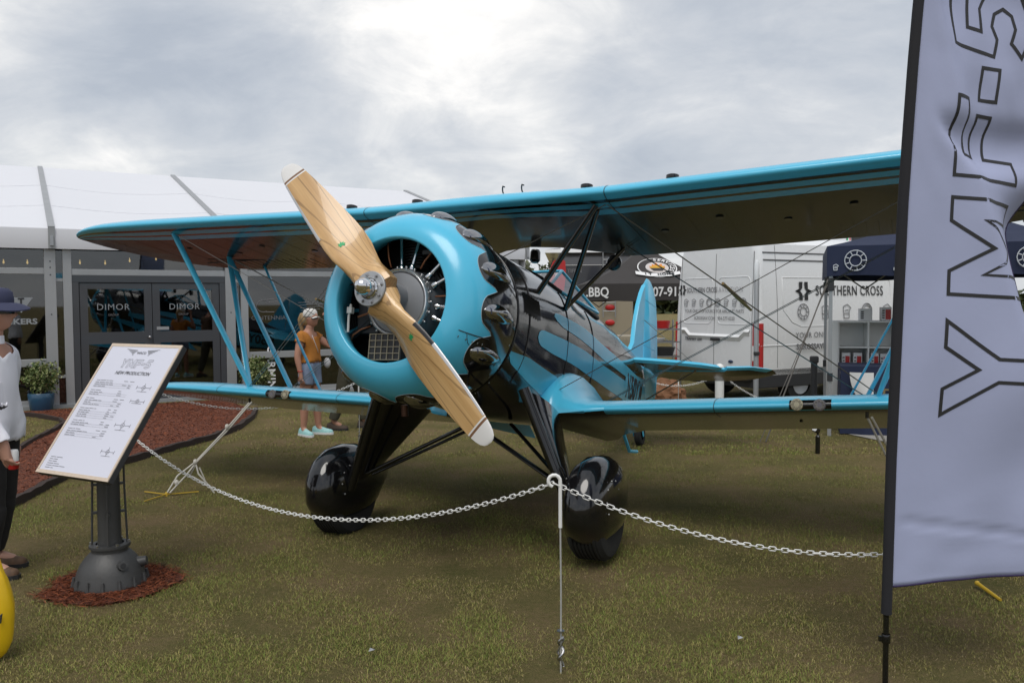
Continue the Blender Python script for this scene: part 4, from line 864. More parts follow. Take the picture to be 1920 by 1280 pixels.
GLY = {'Y': (.9, [[(0, 1), (.25, 1), (.45, .63), (.65, 1), (.9, 1), (.56, .42), (.56, 0), (.34, 0), (.34, .42)]]),
       'M': (1.0, [[(0, 0), (0, 1), (.24, 1), (.5, .52), (.76, 1), (1, 1), (1, 0), (.78, 0), (.78, .62), (.5, .12), (.22, .62), (.22, 0)]]),
       'F': (.72, [[(0, 0), (0, 1), (.75, 1), (.75, .80), (.22, .80), (.22, .60), (.62, .60), (.62, .40), (.22, .40), (.22, 0)]]),
       '-': (.42, [[(0, .36), (0, .58), (.42, .58), (.42, .36)]]),
       '5': (.78, [[(.74, 1), (.10, 1), (.04, .44), (.22, .40), (.35, .46), (.48, .42), (.54, .32), (.48, .21), (.35, .17), (.2, .22), (.07, .07), (.28, -.01), (.5, 0.0), (.7, .12), (.77, .32), (.7, .52), (.5, .63), (.27, .62), (.29, .80), (.74, .80)]])}
def outline(poly, w):
    """mitred ribbon along a closed polygon -> list of quads (2D)"""
    P = [Vector(p) for p in poly]; n = len(P); I_, O_ = [], []
    for i in range(n):
        a, p, c = P[i - 1], P[i], P[(i + 1) % n]; d0 = (p - a).normalized(); d1 = (c - p).normalized(); n0 = Vector((-d0.y, d0.x)); n1 = Vector((-d1.y, d1.x)); m_ = (n0 + n1); m_ = m_.normalized() if m_.length > 1e-4 else n0; k_ = min(2.2, 1 / max(.35, m_.dot(n0))); I_.append(p + m_ * w / 2 * k_); O_.append(p - m_ * w / 2 * k_)
    return [(I_[i], I_[(i + 1) % n], O_[(i + 1) % n], O_[i]) for i in range(n)]
def outlined_text(txt, h, w, fn, sub=1, shear=.18, gap_=.14, adv=None):
    b = MB(); x0 = 0
    for i, ch in enumerate(txt):
        wd, polys = GLY[ch]; xx = x0 if adv is None else adv[i][0]; sx_ = h if adv is None else (adv[i][1] - adv[i][0]) / wd
        for poly in polys:
            for q in outline([(p[0] * sx_ + xx + shear * h * p[1], p[1] * h) for p in poly], w):
                for k_ in range(sub):
                    a0, a1 = k_ / sub, (k_ + 1) / sub; c4 = [fn(*(q[0].lerp(q[1], a0))), fn(*(q[0].lerp(q[1], a1))), fn(*(q[3].lerp(q[2], a1))), fn(*(q[3].lerp(q[2], a0)))]; c4.count(None) or b.add(c4, [(0, 1, 2, 3)])
        x0 += (wd + gap_) * h
    return b
I(outlined_text('YMF-5', .062, .0019, lambda x_, y_: (x_ - .155 + .02, y_ + .285, .0045)), 'title_lettering', INKG, par=bp_)
o = lettering('NEW PRODUCTION', .034, INK, (0.02, .245, .0045), (1, 0, 0), (0, 1, 0), bp_, bold=.0003, shear=.2)
lettering('WACO', .026, INKG, (.0, .395, .0045), (1, 0, 0), (0, 1, 0), bp_, bold=.0004)
b = MB()
for s_ in (1, -1):
    for i in range(6): b.add([(s_ * (.045 + .006 * i), .415 - .007 * i, .0045), (s_ * (.15 - .017 * i), .424 - .0085 * i, .0045), (s_ * (.15 - .017 * i), .4215 - .0085 * i, .0045), (s_ * (.045 + .006 * i), .4115 - .007 * i, .0045)], [(0, 1, 2, 3)])
I(b, 'wing_emblem', INKG, par=bp_)
b = MB(); rg = np.random.default_rng(4)
def bar(x0, x1, y_, h=.0028): b.add([(x0, y_, .0045), (x1, y_, .0045), (x1, y_ + h, .0045), (x0, y_ + h, .0045)], [(0, 1, 2, 3)])
y_ = .185
for blk in (4, 3, 4, 5, 3, 4):
    for r_ in range(blk):
        x_ = -.265
        for k_ in range(int(rg.integers(2, 5))): wq = rg.uniform(.015, .05); bar(x_, x_ + wq, y_); x_ += wq + .006
        if r_: bar(-.265, .08, y_ - .005, .0008)
        for xc in (-.01, .045):
            if rg.random() < .75: bar(xc, xc + rg.uniform(.02, .04), y_)
        y_ -= .0145
    y_ -= .014
for i in range(6):
    x_ = -.265
    for k_ in range(int(rg.integers(2, 4))): wq = rg.uniform(.02, .06); bar(x_, x_ + wq, -.355 - .014 * i); x_ += wq + .006
pr_ = I(b, 'small_print', INKG, par=bp_); pr_['kind'] = 'stuff'
b = MB()
for (cx, cy, w_, h_) in ((.19, .15, .12, .06), (.20, .055, .12, .03), (.19, -.11, .13, .07), (.19, -.285, .11, .06)):
    z_ = .0045; pts = [[(cx - w_ / 2, cy, z_), (cx + w_ / 2, cy, z_)], [(cx, cy - h_ / 2, z_), (cx, cy + h_ / 2, z_)], [(cx + w_ * .12 * math.cos(a), cy + w_ * .12 * math.sin(a), z_) for a in np.linspace(0, 6.28, 12)], [(cx - w_ / 2, cy + .012, z_), (cx - w_ / 2, cy - .012, z_)], [(cx + w_ / 2, cy + .012, z_), (cx + w_ / 2, cy - .012, z_)], [(cx - w_ * .35, cy - h_ * .45, z_), (cx + w_ * .35, cy - h_ * .45, z_)]]
    for p in pts: b.tube(p, .0009, 3, cap=False)
I(b, 'aircraft_drawing', INKG, par=bp_)
PED = mat('pedestal_grey', (.078, .078, .078), .5, .4, var=.4, vscale=7, bump=.15, bscale=60)
b = MB().lathe([(.208, .0), (.208, .025), (.196, .055), (.188, .095), (.168, .14), (.14, .18), (.116, .205), (.104, .215), (.104, .235), (.116, .24), (.116, .256), (.08, .26), (.08, .25)], 40); pd = b.build('pedestal_base', PED, ib, 40)
for i in range(14):
    a = 2 * math.pi * i / 14; MB().tube([(.208 * math.cos(a), .208 * math.sin(a), .0), (.200 * math.cos(a), .200 * math.sin(a), .075)], [.016, .008], 8).build('base_lug', PED, pd)
for i in range(6):
    a = 2 * math.pi * i / 6 + .3; MB().lathe([(0, .27), (.009, .27), (.009, .285), (0, .286)], 6, c=(.105 * math.cos(a), .105 * math.sin(a), -.014)).build('base_bolt', STEEL, pd, 30)
MB().tube([(.10, -.09, .14), (.135, -.125, .155)], [.034, .026], 12).build('intake_port', PED, pd)
MB().tube([(.137, -.127, .156), (.140, -.130, .157)], .015, 10).build('port_hole', INK, pd)
MB().tube([(.15, .03, .13), (.205, .04, .14)], [.036, .028], 12).build('intake_port', PED, pd)
MB().lathe([(.070, .25), (.066, .3), (.063, .74), (.070, .80), (.070, .87)], 24).build('pedestal_column', PED, ib, 40)
for i in range(4):
    a = R_(20 + 90 * i); c, s_ = math.cos(a), math.sin(a); b = MB(); zt = ctr.z - (bz_.x * (RING_C.x + .10 * c - ctr.x) + bz_.y * (RING_C.y + .10 * s_ - ctr.y)) / bz_.z - .075; b.tube([(.098 * c, .098 * s_, .25), (.088 * c, .088 * s_, .60), (.085 * c, .085 * s_, zt)], .0065, 8)
    rd = b.build('tie_rod', PED, ib); b = MB()
    for z_ in (.45, .62, .80): b.box((.078 * c, .078 * s_, z_), (.032, .022, .014), Matrix.Rotation(a, 3, 'Z'))
    b.build('rod_clamp', PED, rd, 0)
I(MB().box((0, -.03, -.055), (.22, .22, .03)), 'head_plate', PED)

# ================================================================== CHAIN BARRIER
lk = MB(); pts = []
for k_ in range(20):
    a = 2 * math.pi * k_ / 20; pts.append((.0095 * (1 if math.cos(a) > 0 else -1) + .0092 * math.cos(a), .0092 * math.sin(a), 0))
lk.tube(pts, .0026, 6, closed=True); linkm = lk.mesh('chain_link', WHITE, 180)
def chain(a, c, sag, label, n=None, scale=1., m0=0, m1=1):
    a, c = Vector(a), Vector(c); root = empty('barrier_chain', a, 0, label, 'chain', 'white plastic barrier chains')
    dense_ = [a.lerp(c, t_) - Vector((0, 0, sag * 4 * t_ * (1 - t_))) for t_ in np.linspace(0, 1, 400)]
    dl = [0]
    for i in range(1, 400): dl.append(dl[-1] + (dense_[i] - dense_[i - 1]).length)
    pitch = .0300 * scale; n = int(dl[-1] / pitch)
    for i in range(n):
        q = float(np.interp((i + .5) * pitch, dl, range(400))); i0 = min(398, int(q)); p = dense_[i0].lerp(dense_[i0 + 1], q - i0); t_ = (dense_[i0 + 1] - dense_[i0]).normalized()
        y_ = Vector((0, 0, 1)).cross(t_).normalized(); z_ = t_.cross(y_); rm = Matrix.Identity(4)
        for j in range(3): rm[j][0] = t_[j]; rm[j][1] = y_[j]; rm[j][2] = z_[j]
        o = bpy.data.objects.new('chain_link', linkm); COL.objects.link(o); o.parent = root
        o.matrix_basis = Matrix.Translation(p - a) @ rm @ Matrix.Rotation(R_(84 + random.uniform(-9, 9) if i % 2 else -6 + random.uniform(-12, 12)), 4, 'X') @ Matrix.Scale(scale, 4)
    return root
def chain_post(p, label, top=.93, group='thin white chain posts'):
    t_ = empty('chain_post', p, 0, label, 'post', group); h = top
    b = MB(); r = .027; b.tube([(0, 0, h - .25), (0, 0, h - .035)] + [(-r + r * math.cos(a), 0, h - .035 + r * math.sin(a)) for a in np.linspace(.3, 4.4, 9)], .0085, 10); b.build('hook', WHITE, t_, 60)
    MB().tube([(0, 0, .0), (.002, 0, h * .4), (0, 0, h - .24)], .0042, 8).build('rod', mat('galvanised_rod', (.42, .42, .40), .5, .2), t_)
    b = MB(); b.tube([(.012 * math.cos(a), .012 * math.sin(a), .03 + .012 * a) for a in np.linspace(0, 12, 30)], .0055, 6); b.lathe([(.0, .075), (.018, .075), (.018, .08), (0, .08)], 12, c=(0, 0, .12)); b.tube([(.014, 0, .16), (-.014, .0, .10), (.012, 0, .04)], .006, 6); b.build('ground_screw', STEEL, t_)
    return t_
P1 = Vector((.215, 3.82, 0)); P0 = Vector((-2.96, 6.3, 0)); P2 = Vector((3.20, 3.95, 0)); P3 = Vector((-1.80, 9.9, 0)); P4 = Vector((2.28, 11.6, 0)); P5 = Vector((3.9, 11.9, 0))
chain_post(P1, 'thin white-topped hook post standing before the right wheel, foremost of the posts', .925)
chain_post(P0, 'white hook post standing hidden behind the tilted information board', .90); chain_post(P3, 'white chain post behind the cowl beside the camouflage trousers', .82); chain_post(P4, 'thin white chain post behind the tail wheel of the biplane', .80)
top = lambda p, h: p + Vector((-.03, 0, h - .045))
chain(top(P0, .90), top(P1, .925), .415, 'white chain sagging from the information board to the front post'); chain(top(P1, .925), top(P2, .93), .36, 'white chain sagging from the front post towards the banner')
chain(top(P0, .90) + Vector((-.9, 2.6, -.02)), top(P3, .82), .27, 'white chain hanging over the mulch behind the lower wing tip', scale=1.0)
chain(top(P4, .80) + Vector((-.35, .0, -.15)), Vector((2.80, 11.5, .70)), .10, 'white chain hanging between the rudder and the ball-topped post'); chain(Vector((2.86, 11.5, .70)), Vector((3.75, 11.4, .30)), .10, 'white chain sloping down right of the ball-topped post')
t_ = empty('ball_post', (2.82, 11.5, 0), 0, 'thick white bollard with a ball top below the tailplane', 'post'); MB().lathe([(.06, 0), (.06, .70), (.045, .72), (.03, .74)], 20).build('shaft', WHITE, t_); MB().ball((0, 0, .79), .065, 18).build('ball', WHITE, t_, 180)
# ================================================================== TIE-DOWN ROPES AND STAKES
def l2w(p): return AM @ Vector(p)
def yellow_stake(p, label, rot=0):
    t_ = empty('ground_anchor', p, rot, label, 'anchor', 'yellow ground anchors')
    for a in (0, 2.3, 4.0): MB().box((.14 * math.cos(a), .14 * math.sin(a), .018), (.26, .008, .008), Matrix.Rotation(a, 3, 'Z')).build('arm', YEL, t_, 0)
    MB().lathe([(0, .0), (.013, 0), (.013, .03), (.006, .04)], 10).build('spike_head', YEL, t_); return t_
K = gnd(362, 872, .30) if False else None
r0 = l2w((-.83, -2.62, .865)); g0 = Vector((-3.08, 7.47, .02)); kn = r0.lerp(g0, .66)
def rope(name, strands, label, group):
    t_ = empty(name, strands[0][0], 0, label, 'rope', group); o = strands[0][0]
    for q in strands: MB().tube([p - o for p in q], .008, 7).build('strand', ROPE, t_, 60)
    return t_, o
s1 = [r0, r0.lerp(kn, .5) + Vector((.01, 0, 0)), kn]; s2 = [r0 + Vector((.02, 0, 0)), r0.lerp(kn, .5) + Vector((.03, .01, 0)), kn + Vector((.012, 0, 0))]
loop_ = [kn, kn + Vector((.03, -.02, -.10)), kn + Vector((.12, 0, -.22)), kn + Vector((.18, .03, -.33)), Vector((kn.x + .20, kn.y + .05, .02))]
s3 = [kn, kn.lerp(g0, .5) + Vector((-.03, 0, .02)), g0]; s4 = [kn + Vector((.02, 0, .01)), kn + Vector((-.05, 0, -.12)), kn + Vector((.10, 0, -.20)), kn + Vector((.03, .01, -.05))]; s5 = [kn + Vector((.01, .01, 0)), kn.lerp(g0, .45) + Vector((.025, 0, 0)), g0 + Vector((.03, 0, .01))]
tr, oo = rope('tie_down_rope', [s1, s2, s3, loop_, s4, s5], 'knotted white rope tying the left-hand lower wing to the grass', 'wing tie-down ropes')
for q in (kn, g0.lerp(kn, .35), r0.lerp(kn, .42)): MB().ball(q - oo, .022, 8, (1, 1, 1.3)).build('knot', ROPE, tr, 180)
yellow_stake(Vector((-3.08, 7.47, 0)), 'yellow three-armed anchor in the grass behind the information board', .4)
r1 = l2w((-.83, 2.62, .865)); g1 = gnd(1735, 1003, .02)
rope('tie_down_rope', [[r1, r1.lerp(g1, .5), g1], [r1 + Vector((.03, 0, 0)), r1.lerp(g1, .5) + Vector((.05, 0, 0)), g1 + Vector((.05, 0, 0))]], 'white rope tying the right-hand lower wing down behind the banner', 'wing tie-down ropes')
yellow_stake(g1 * 1.0 - Vector((0, 0, .02)), 'yellow anchor holding the rope behind the banner', .9)
ys_ = empty('tent_peg', gnd(1832, 1102), 0, 'yellow peg lying in the grass below the banner hem', 'peg'); d_ = gnd(1876, 1128) - gnd(1832, 1102); MB().tube([Vector((0, 0, .03)), d_ + Vector((0, 0, .012))], [.012, .009], 8).build('shaft', YEL, ys_); MB().ball((0, 0, .03), .016, 8).build('head', YEL, ys_, 180)
# small ground lamp behind the right wing
t_ = empty('ground_lamp', gnd(1533, 850), 0, 'small black spot lamp on a stake beneath the right-hand wing', 'lamp')
MB().lathe([(0, 0), (.026, 0), (.026, .19), (.018, .20), (.012, .21), (0, .21)], 14).build('housing', BLACKP, t_); b = MB(); b.tube([(0, 0, .20), (0, 0, .26)], .012, 8); b.tube([(.0, 0, .25), (-.05, -.04, .285)], [.03, .034], 12); b.build('head', BLACKP, t_); MB().lathe([(0, 0), (.03, 0)], 12).build('lens', LETW, t_, mtx=frame((-.052, -.0425, .287), (.6, -.8, 0), (0.3, .2, 1)))

# ================================================================== FEATHER BANNER
FY = 3.65
fl_ = empty('feather_banner', (1.632, FY, 0), 0, 'tall lavender-white feather banner with black outlined letters on a black pole', 'flag')
PZ = [0, .30, .45, 1.0, 1.4, 1.9, 2.1, 2.4, 2.7, 2.97, 3.3, 3.6, 3.85, 4.0]; PX = [0, .0, .003, .012, .024, .040, .046, .062, .080, .100, .14, .22, .36, .52]
px_ = lambda z_: ip(z_, PZ, PX)
sst = lambda t_: 0 if t_ <= 0 else 1 if t_ >= 1 else t_ * t_ * (3 - 2 * t_)
def phi(u_, z_):
    uc = .085 + (2.93 - z_) * .34; s_ = sst((z_ - 1.22) / .45); A_ = 47 if z_ < 1.95 else 47 - 10 * sst((z_ - 1.95) / .4)
    back = 0 if z_ < 2.0 else sst((z_ - 2.0) / .35)
    f = 7 + 5 * math.sin(z_ * 2.1 + u_ * 5) + s_ * A_ * sst((u_ - uc + .025) / .05) * (1 - .85 * back * sst((u_ - uc - .06) / .10))
    f += 38 * math.exp(-((z_ - 2.42 + (u_ - .15) * .9) / .04) ** 2) * sst((u_ - .05) / .1) * (1 - sst((u_ - .25) / .12))
    f += 16 * math.sin((u_ * 1.3 - z_ * .5) * 9) * sst((u_ - .3) / .3) * (1 - s_ * .6) * .4
    f += 9 * mnoise.noise(Vector((u_ * 7, z_ * 2.2, 1.7))) + 12 * mnoise.noise(Vector((u_ * 16 + z_ * 6, z_ * 4, 4.2))) * sst((z_ - 1.9) / .5)
    return R_(f)
FCACHE = {}
def fpt(u_, z_, off=0.):
    zk = round(z_, 4)
    if zk not in FCACHE:
        X_, Y_ = [0.], [0.]
        for i in range(80):
            f = phi((i + .5) * .01, zk); X_.append(X_[-1] + .01 * math.cos(f)); Y_.append(Y_[-1] + .01 * math.sin(f))
        FCACHE[zk] = (X_, Y_)
    X_, Y_ = FCACHE[zk]; us = [i * .01 for i in range(81)]; f = phi(u_, zk)
    return (px_(z_) + .019 + ip(u_, us, X_) + off * math.sin(f), ip(u_, us, Y_) - off * math.cos(f) + .010 * math.exp(-((z_ - .74 + .16 * u_) / .014) ** 2) * sst(u_ / .1) + .006 * mnoise.noise(Vector((u_ * 5, z_ * 9, 2))) * sst((1.0 - z_) / .5), z_ + .035 * u_ * (1 if z_ < 1 else 0) * (1 - sst((z_ - .45) / .5)))
FWID = lambda z_: .76 if z_ < 3.0 else .76 * math.sqrt(max(.0004, 1 - ((z_ - 3.0) / 1.0) ** 2))
b = MB(); b.grid(lambda a, c: fpt(c * FWID(.45 + a * 3.54), .45 + a * 3.54), 150, 60); cloth = b.build('banner_cloth', FLAGM, fl_, 180)
so = cloth.modifiers.new('thick', 'SOLIDIFY'); so.thickness = .0015
b = MB(); b.tube([(px_(z_), .006, z_) for z_ in np.linspace(.33, 3.97, 60)], .022, 12, flat=1.0); b.build('sleeve', SLEEVE, fl_, 60)
MB().tube([(0, .006, 0), (0, .006, .36)], .0125, 10).build('pole', BLACKP, fl_); b = MB(); b.lathe([(.017, .20), (.019, .205), (.019, .235), (.017, .24)], 12, c=(0, .006, 0)); b.box((-.022, .006, .22), (.02, .012, .022)); b.build('pole_clip', BLACKP, fl_)
b = MB(); b.tube([fpt(u_, .452) for u_ in np.linspace(0, .76, 40)], .005, 6); b.tube([fpt(FWID(z_) , z_) for z_ in np.linspace(.45, 3.9, 120)], .005, 6); b.build('hem', PURP, fl_, 180)
UT, LH = .195, .42      # letter tops start this far from the sleeve; letters are this tall
adv = [(1.175, 1.585), (1.70, 2.115), (2.21, 2.535), (2.56, 2.70), (2.74, 3.08)]
for i, ch in enumerate('YMF-5'):
    outlined_text(ch, LH, .0155, lambda x_, y_: fpt(UT + (LH - y_), x_, .003) if UT + LH - y_ < .752 else None, sub=14, shear=.06, adv=[adv[i]]).build('letter', INK, fl_, 0)

# ================================================================== WHITE VAN
VO, VX = Vector((3.93, 13.5, 0)), Vector((.875, .485, 0)).normalized()
van = empty('van', VO, math.atan2(VX.y, VX.x), 'white high-roof van with aircraft-parts lettering behind the tailplane', 'van')
def V(b, name, m, smooth=35, par=None, **k): return b.build(name, m, par or van, smooth, **k)
VL, VWd = 5.9, 2.06
def vsec(z_, n=10):
    ins = .0 if z_ < 1.2 else .10 * ((z_ - 1.2) / 1.5) ** 1.6; r = .10 + (.10 * max(0, (z_ - 2.3) / .45)); tilt = .06 * max(0, z_ - 1.0) ; top_ = 0 if z_ < 2.62 else (z_ - 2.62) * 1.6
    x0, x1, y0, y1 = tilt * .6 + top_, VL - .9 * max(0, z_ - 1.1) ** 1.15 - top_ * 2, ins + top_, VWd - ins - top_; q = []
    for cx, cy, a0 in ((x1 - r, y1 - r, 0), (x0 + r, y1 - r, 90), (x0 + r, y0 + r, 180), (x1 - r, y0 + r, 270)):
        for j in range(n): a = R_(a0 + 90 * j / (n - 1)); q.append((cx + r * math.cos(a), cy + r * math.sin(a), z_))
    return q
b = MB(); b.loft([vsec(z_) for z_ in (.50, .56, .7, .9, 1.1, 1.3, 1.6, 1.9, 2.2, 2.45, 2.62, 2.70, 2.75)]); V(b, 'body', WPAINT, 40)
b = MB(); b.loft([[(p[0] + (.02 if p[0] > 1 else -.03), p[1], z_) for p in vsec(.5)] for z_ in (.30, .36, .56, .60)]); V(b, 'lower_trim', CHAR, 40, bevel=.01)
MB().box((-.06, VWd / 2, .50), (.14, VWd - .2, .18)).build('rear_bumper', CHAR, van, 0, bevel=.03)
RT = lambda z_: .036 * max(0, z_ - 1.0)      # rear face leans forward
def rearpt(y_, z_, off=.004): return (RT(z_) - off, y_, z_)
def sidept(x_, z_, off=.004): return (x_, (.0 if z_ < 1.2 else .10 * ((z_ - 1.2) / 1.5) ** 1.6) - off, z_)
GROOVE = mat('panel_gap', (.16, .16, .165), .6)
for y_ in (VWd / 2, .16, VWd - .16): V(MB().tube([rearpt(y_, z_, .0) for z_ in np.linspace(.62, 2.5, 12)], .006, 5), 'door_gap', GROOVE)
for y0, y1 in ((.22, VWd / 2 - .07), (VWd / 2 + .07, VWd - .22)):
    rr = .09; pts = []
    for cy, cz, a0 in ((y1 - rr, 2.10 - rr, 0), (y0 + rr, 2.10 - rr, 90), (y0 + rr, 1.32 + rr, 180), (y1 - rr, 1.32 + rr, 270)):
        for j in range(6): a = R_(a0 + 90 * j / 5); pts.append(rearpt(cy + rr * math.cos(a), cz + rr * math.sin(a), .0))
    V(MB().tube(pts, .007, 6, closed=True), 'door_pressing', WPAINT, 60)
b = MB(); b.loft([[rearpt(y_, 1.24 - (.09 if .35 < y_ < VWd - .35 else 0), .0) for y_ in np.linspace(.2, VWd - .2, 16)], [rearpt(y_, 1.20 - (.09 if .35 < y_ < VWd - .35 else 0), .035) for y_ in np.linspace(.2, VWd - .2, 16)], [rearpt(y_, 1.13 - (.09 if .35 < y_ < VWd - .35 else 0), .0) for y_ in np.linspace(.2, VWd - .2, 16)]], closed=False); V(b, 'waist_pressing', WPAINT, 60)
for y0 in (.0, VWd):
    s_ = 1 if y0 == 0 else -1; b = MB(); b.loft([[rearpt(y0 + s_ * (.13 if s_ > 0 else .05), z_, .012), rearpt(y0 + s_ * .05, z_, .02), (.06, y0 - s_ * .012, z_), (.10, y0 - s_ * .008, z_), (.10, y0 + s_ * .03, z_), (.05, y0 + s_ * .13, z_)] for z_ in (.62, .66, 1.24, 1.34)]); tl = V(b, 'tail_lamp', REDM, 40)
    MB().box((-.006, y0 + s_ * (.09 if s_ > 0 else .03), .86), (.02, .06, .24)).build('reversing_lens', LETW, tl, 0)
V(MB().box(rearpt(VWd / 2 - .05, 1.06, .02), (.03, .22, .05)), 'door_handle', CHAR, 0, bevel=.01)
bdg = V(MB().ball(rearpt(.62, .70, .006), .06, 14, (.2, 1, .45)), 'oval_badge', mat('badge_blue', (.03, .05, .10), .3), 180)
V(MB().box((-.135, VWd / 2 - .1, .52), (.01, .32, .13)), 'number_plate', LETW, 0)
for z_ in (1.0, 1.55, 2.1): V(MB().box((.01, .03, z_), (.04, .05, .05)), 'hinge', WPAINT, 0, bevel=.01)
for x_ in (1.0, 4.7):
    for y_ in (.13, VWd - .13):
        w_ = V(MB().lathe([(.20, -.11), (.33, -.11), (.345, -.06), (.345, .06), (.33, .11), (.20, .11)], 28, 'Y', c=(x_, y_, .345)), 'wheel', RUBBER); MB().lathe([(0, -.06), (.19, -.09), (.2, -.06), (.2, .06), (0, .06)], 20, 'Y', c=(x_, y_, .345)).build('rim', ALU, w_)
b = MB(); b.tube([sidept(.55, 2.08, 0), sidept(3.15, 2.08, 0), sidept(3.2, 2.02, 0), sidept(3.2, 1.36, 0), sidept(3.1, 1.28, 0), sidept(.95, 1.28, 0), sidept(.75, 1.35, 0), sidept(.55, 1.55, 0)], .007, 6, closed=True); V(b, 'side_pressing', WPAINT, 60)
for z_ in (2.36, 2.48): V(MB().tube([sidept(.15, z_, 0), sidept(4.2, z_, 0)], .014, 6), 'roof_gutter', GROOVE)
V(MB().tube([sidept(.05, .98, 0), sidept(4.5, .98, 0)], .010, 6), 'side_rib', WPAINT)
for x_ in (3.35, 4.6): V(MB().tube([sidept(x_, z_, 0) for z_ in np.linspace(.62, 2.3, 10)], .006, 5), 'door_gap', GROOVE)
V(MB().tube([sidept(.42, z_, 0) for z_ in np.linspace(.62, 2.6, 10)], .005, 5), 'panel_joint', GROOVE)
b = MB(); b.add([sidept(4.7, 1.35, .006), sidept(5.3, 1.35, .006), sidept(4.85, 2.0, .03), sidept(4.7, 2.0, .03)], [(0, 1, 2, 3)]); V(b, 'cab_window', CHAR, 0)
XL_ = [[(-.66, 0), (-.34, .12), (-.34, .5), (-.06, .5), (-.10, .16), (-.27, 0), (-.10, -.16), (-.06, -.5), (-.34, -.5), (-.34, -.12)]]
def logo(o, ex, ey, h, par):
    b = MB(); ex, ey, o = Vector(ex), Vector(ey), Vector(o)
    for m_ in (1, -1):
        n = 10; b.add([o + ex * (p[0] * m_ * h) + ey * (p[1] * h) for p in XL_[0]], [(0, 1, 8, 9), (1, 2, 3, 4), (1, 4, 5, 0), (0, 5, 6, 9), (9, 6, 7, 8)])
    return b.build('star_emblem', INK, par, 0)
ex, ey = (0, -1, 0), (.036, 0, 1)
logo(rearpt(VWd - .20, 1.90, .012), ex, ey, .17, van)
lettering('SOUTHERN CROSS', .125, LETS, rearpt(VWd - .70, 1.89, .012), ex, ey, van, bold=.001, sx=.72); lettering('AVIATION', .12, mat('vinyl_faint', (.42, .42, .43), .6), rearpt(VWd - 1.40, 1.89, .012), ex, ey, van, sx=.9, space=1.2)
lettering('YOUR ONE STOP SOURCE FOR AIRCRAFT PARTS', .082, LETS, rearpt(VWd - 1.0, 1.53, .012), ex, ey, van, sx=.8); lettering('SCROSSAV.COM   954-377-0320', .085, LETS, rearpt(VWd - 1.02, 1.41, .012), ex, ey, van, sx=.85)
lettering('TRANSIT 250', .075, LETS, rearpt(VWd - .52, 1.05, .012), ex, ey, van, bold=.003)
def gear_icon(o, ex, ey, r, par, k_=0, w=.006, m=LETS):
    ex, ey, o = Vector(ex).normalized(), Vector(ey).normalized(), Vector(o); b = MB(); C_ = lambda rr, n=18: [o + ex * rr * math.cos(2 * math.pi * i / n) + ey * rr * math.sin(2 * math.pi * i / n) for i in range(n)]
    if k_ % 3 == 0:
        b.tube(C_(r), w, 4, closed=True); b.tube(C_(r * .55), w, 4, closed=True)
        for i in range(9): a = 2 * math.pi * i / 9; b.tube([o + (ex * math.cos(a) + ey * math.sin(a)) * r * .62, o + (ex * math.cos(a) + ey * math.sin(a)) * r * .95], w, 4)
    elif k_ % 3 == 1:
        for (x0, y0, x1, y1) in ((-.5, -.9, .5, -.9), (.5, -.9, .5, .1), (.5, .1, .9, .4), (.9, .4, .2, .9), (.2, .9, -.6, .6), (-.6, .6, -.5, -.9), (-.5, -.3, .5, -.3), (-.3, .1, .4, .2)): b.tube([o + ex * x0 * r + ey * y0 * r, o + ex * x1 * r + ey * y1 * r], w, 4)
    else:
        b.tube(C_(r), w * 1.4, 4, closed=True); b.tube(C_(r * .72), w, 4, closed=True)
    return b.build('part_icon', m, par, 0)
for i in range(8): gear_icon(rearpt(VWd - .30 - .20 * i, 1.68, .012), ex, ey, .07, van, (1, 1, 1, 2, 0, 1, 1, 0)[i], .004)
sx_, sy_ = (1, 0, 0), (0, .05, 1)
logo(sidept(1.02, 1.86, .012), sx_, sy_, .30, van); lettering('SOUTHERN CROSS', .235, INK, sidept(2.15, 1.86, .012), sx_, sy_, van, bold=.002, sx=.80, space=1.08)
for i in range(5): gear_icon(sidept(1.0 + .52 * i, 1.52, .012), sx_, sy_, .13, van, (0, 1, 1, 2, 1)[i], .006)
lettering('YOUR ONE STOP SOURCE FOR AIRCRAFT PARTS', .13, LETS, sidept(.82, 1.13, .012), sx_, sy_, van, align='LEFT', space=1.1); lettering('SCROSSAVIATION.COM', .13, LETS, sidept(.82, .94, .030), sx_, sy_, van, align='LEFT', bold=.004)

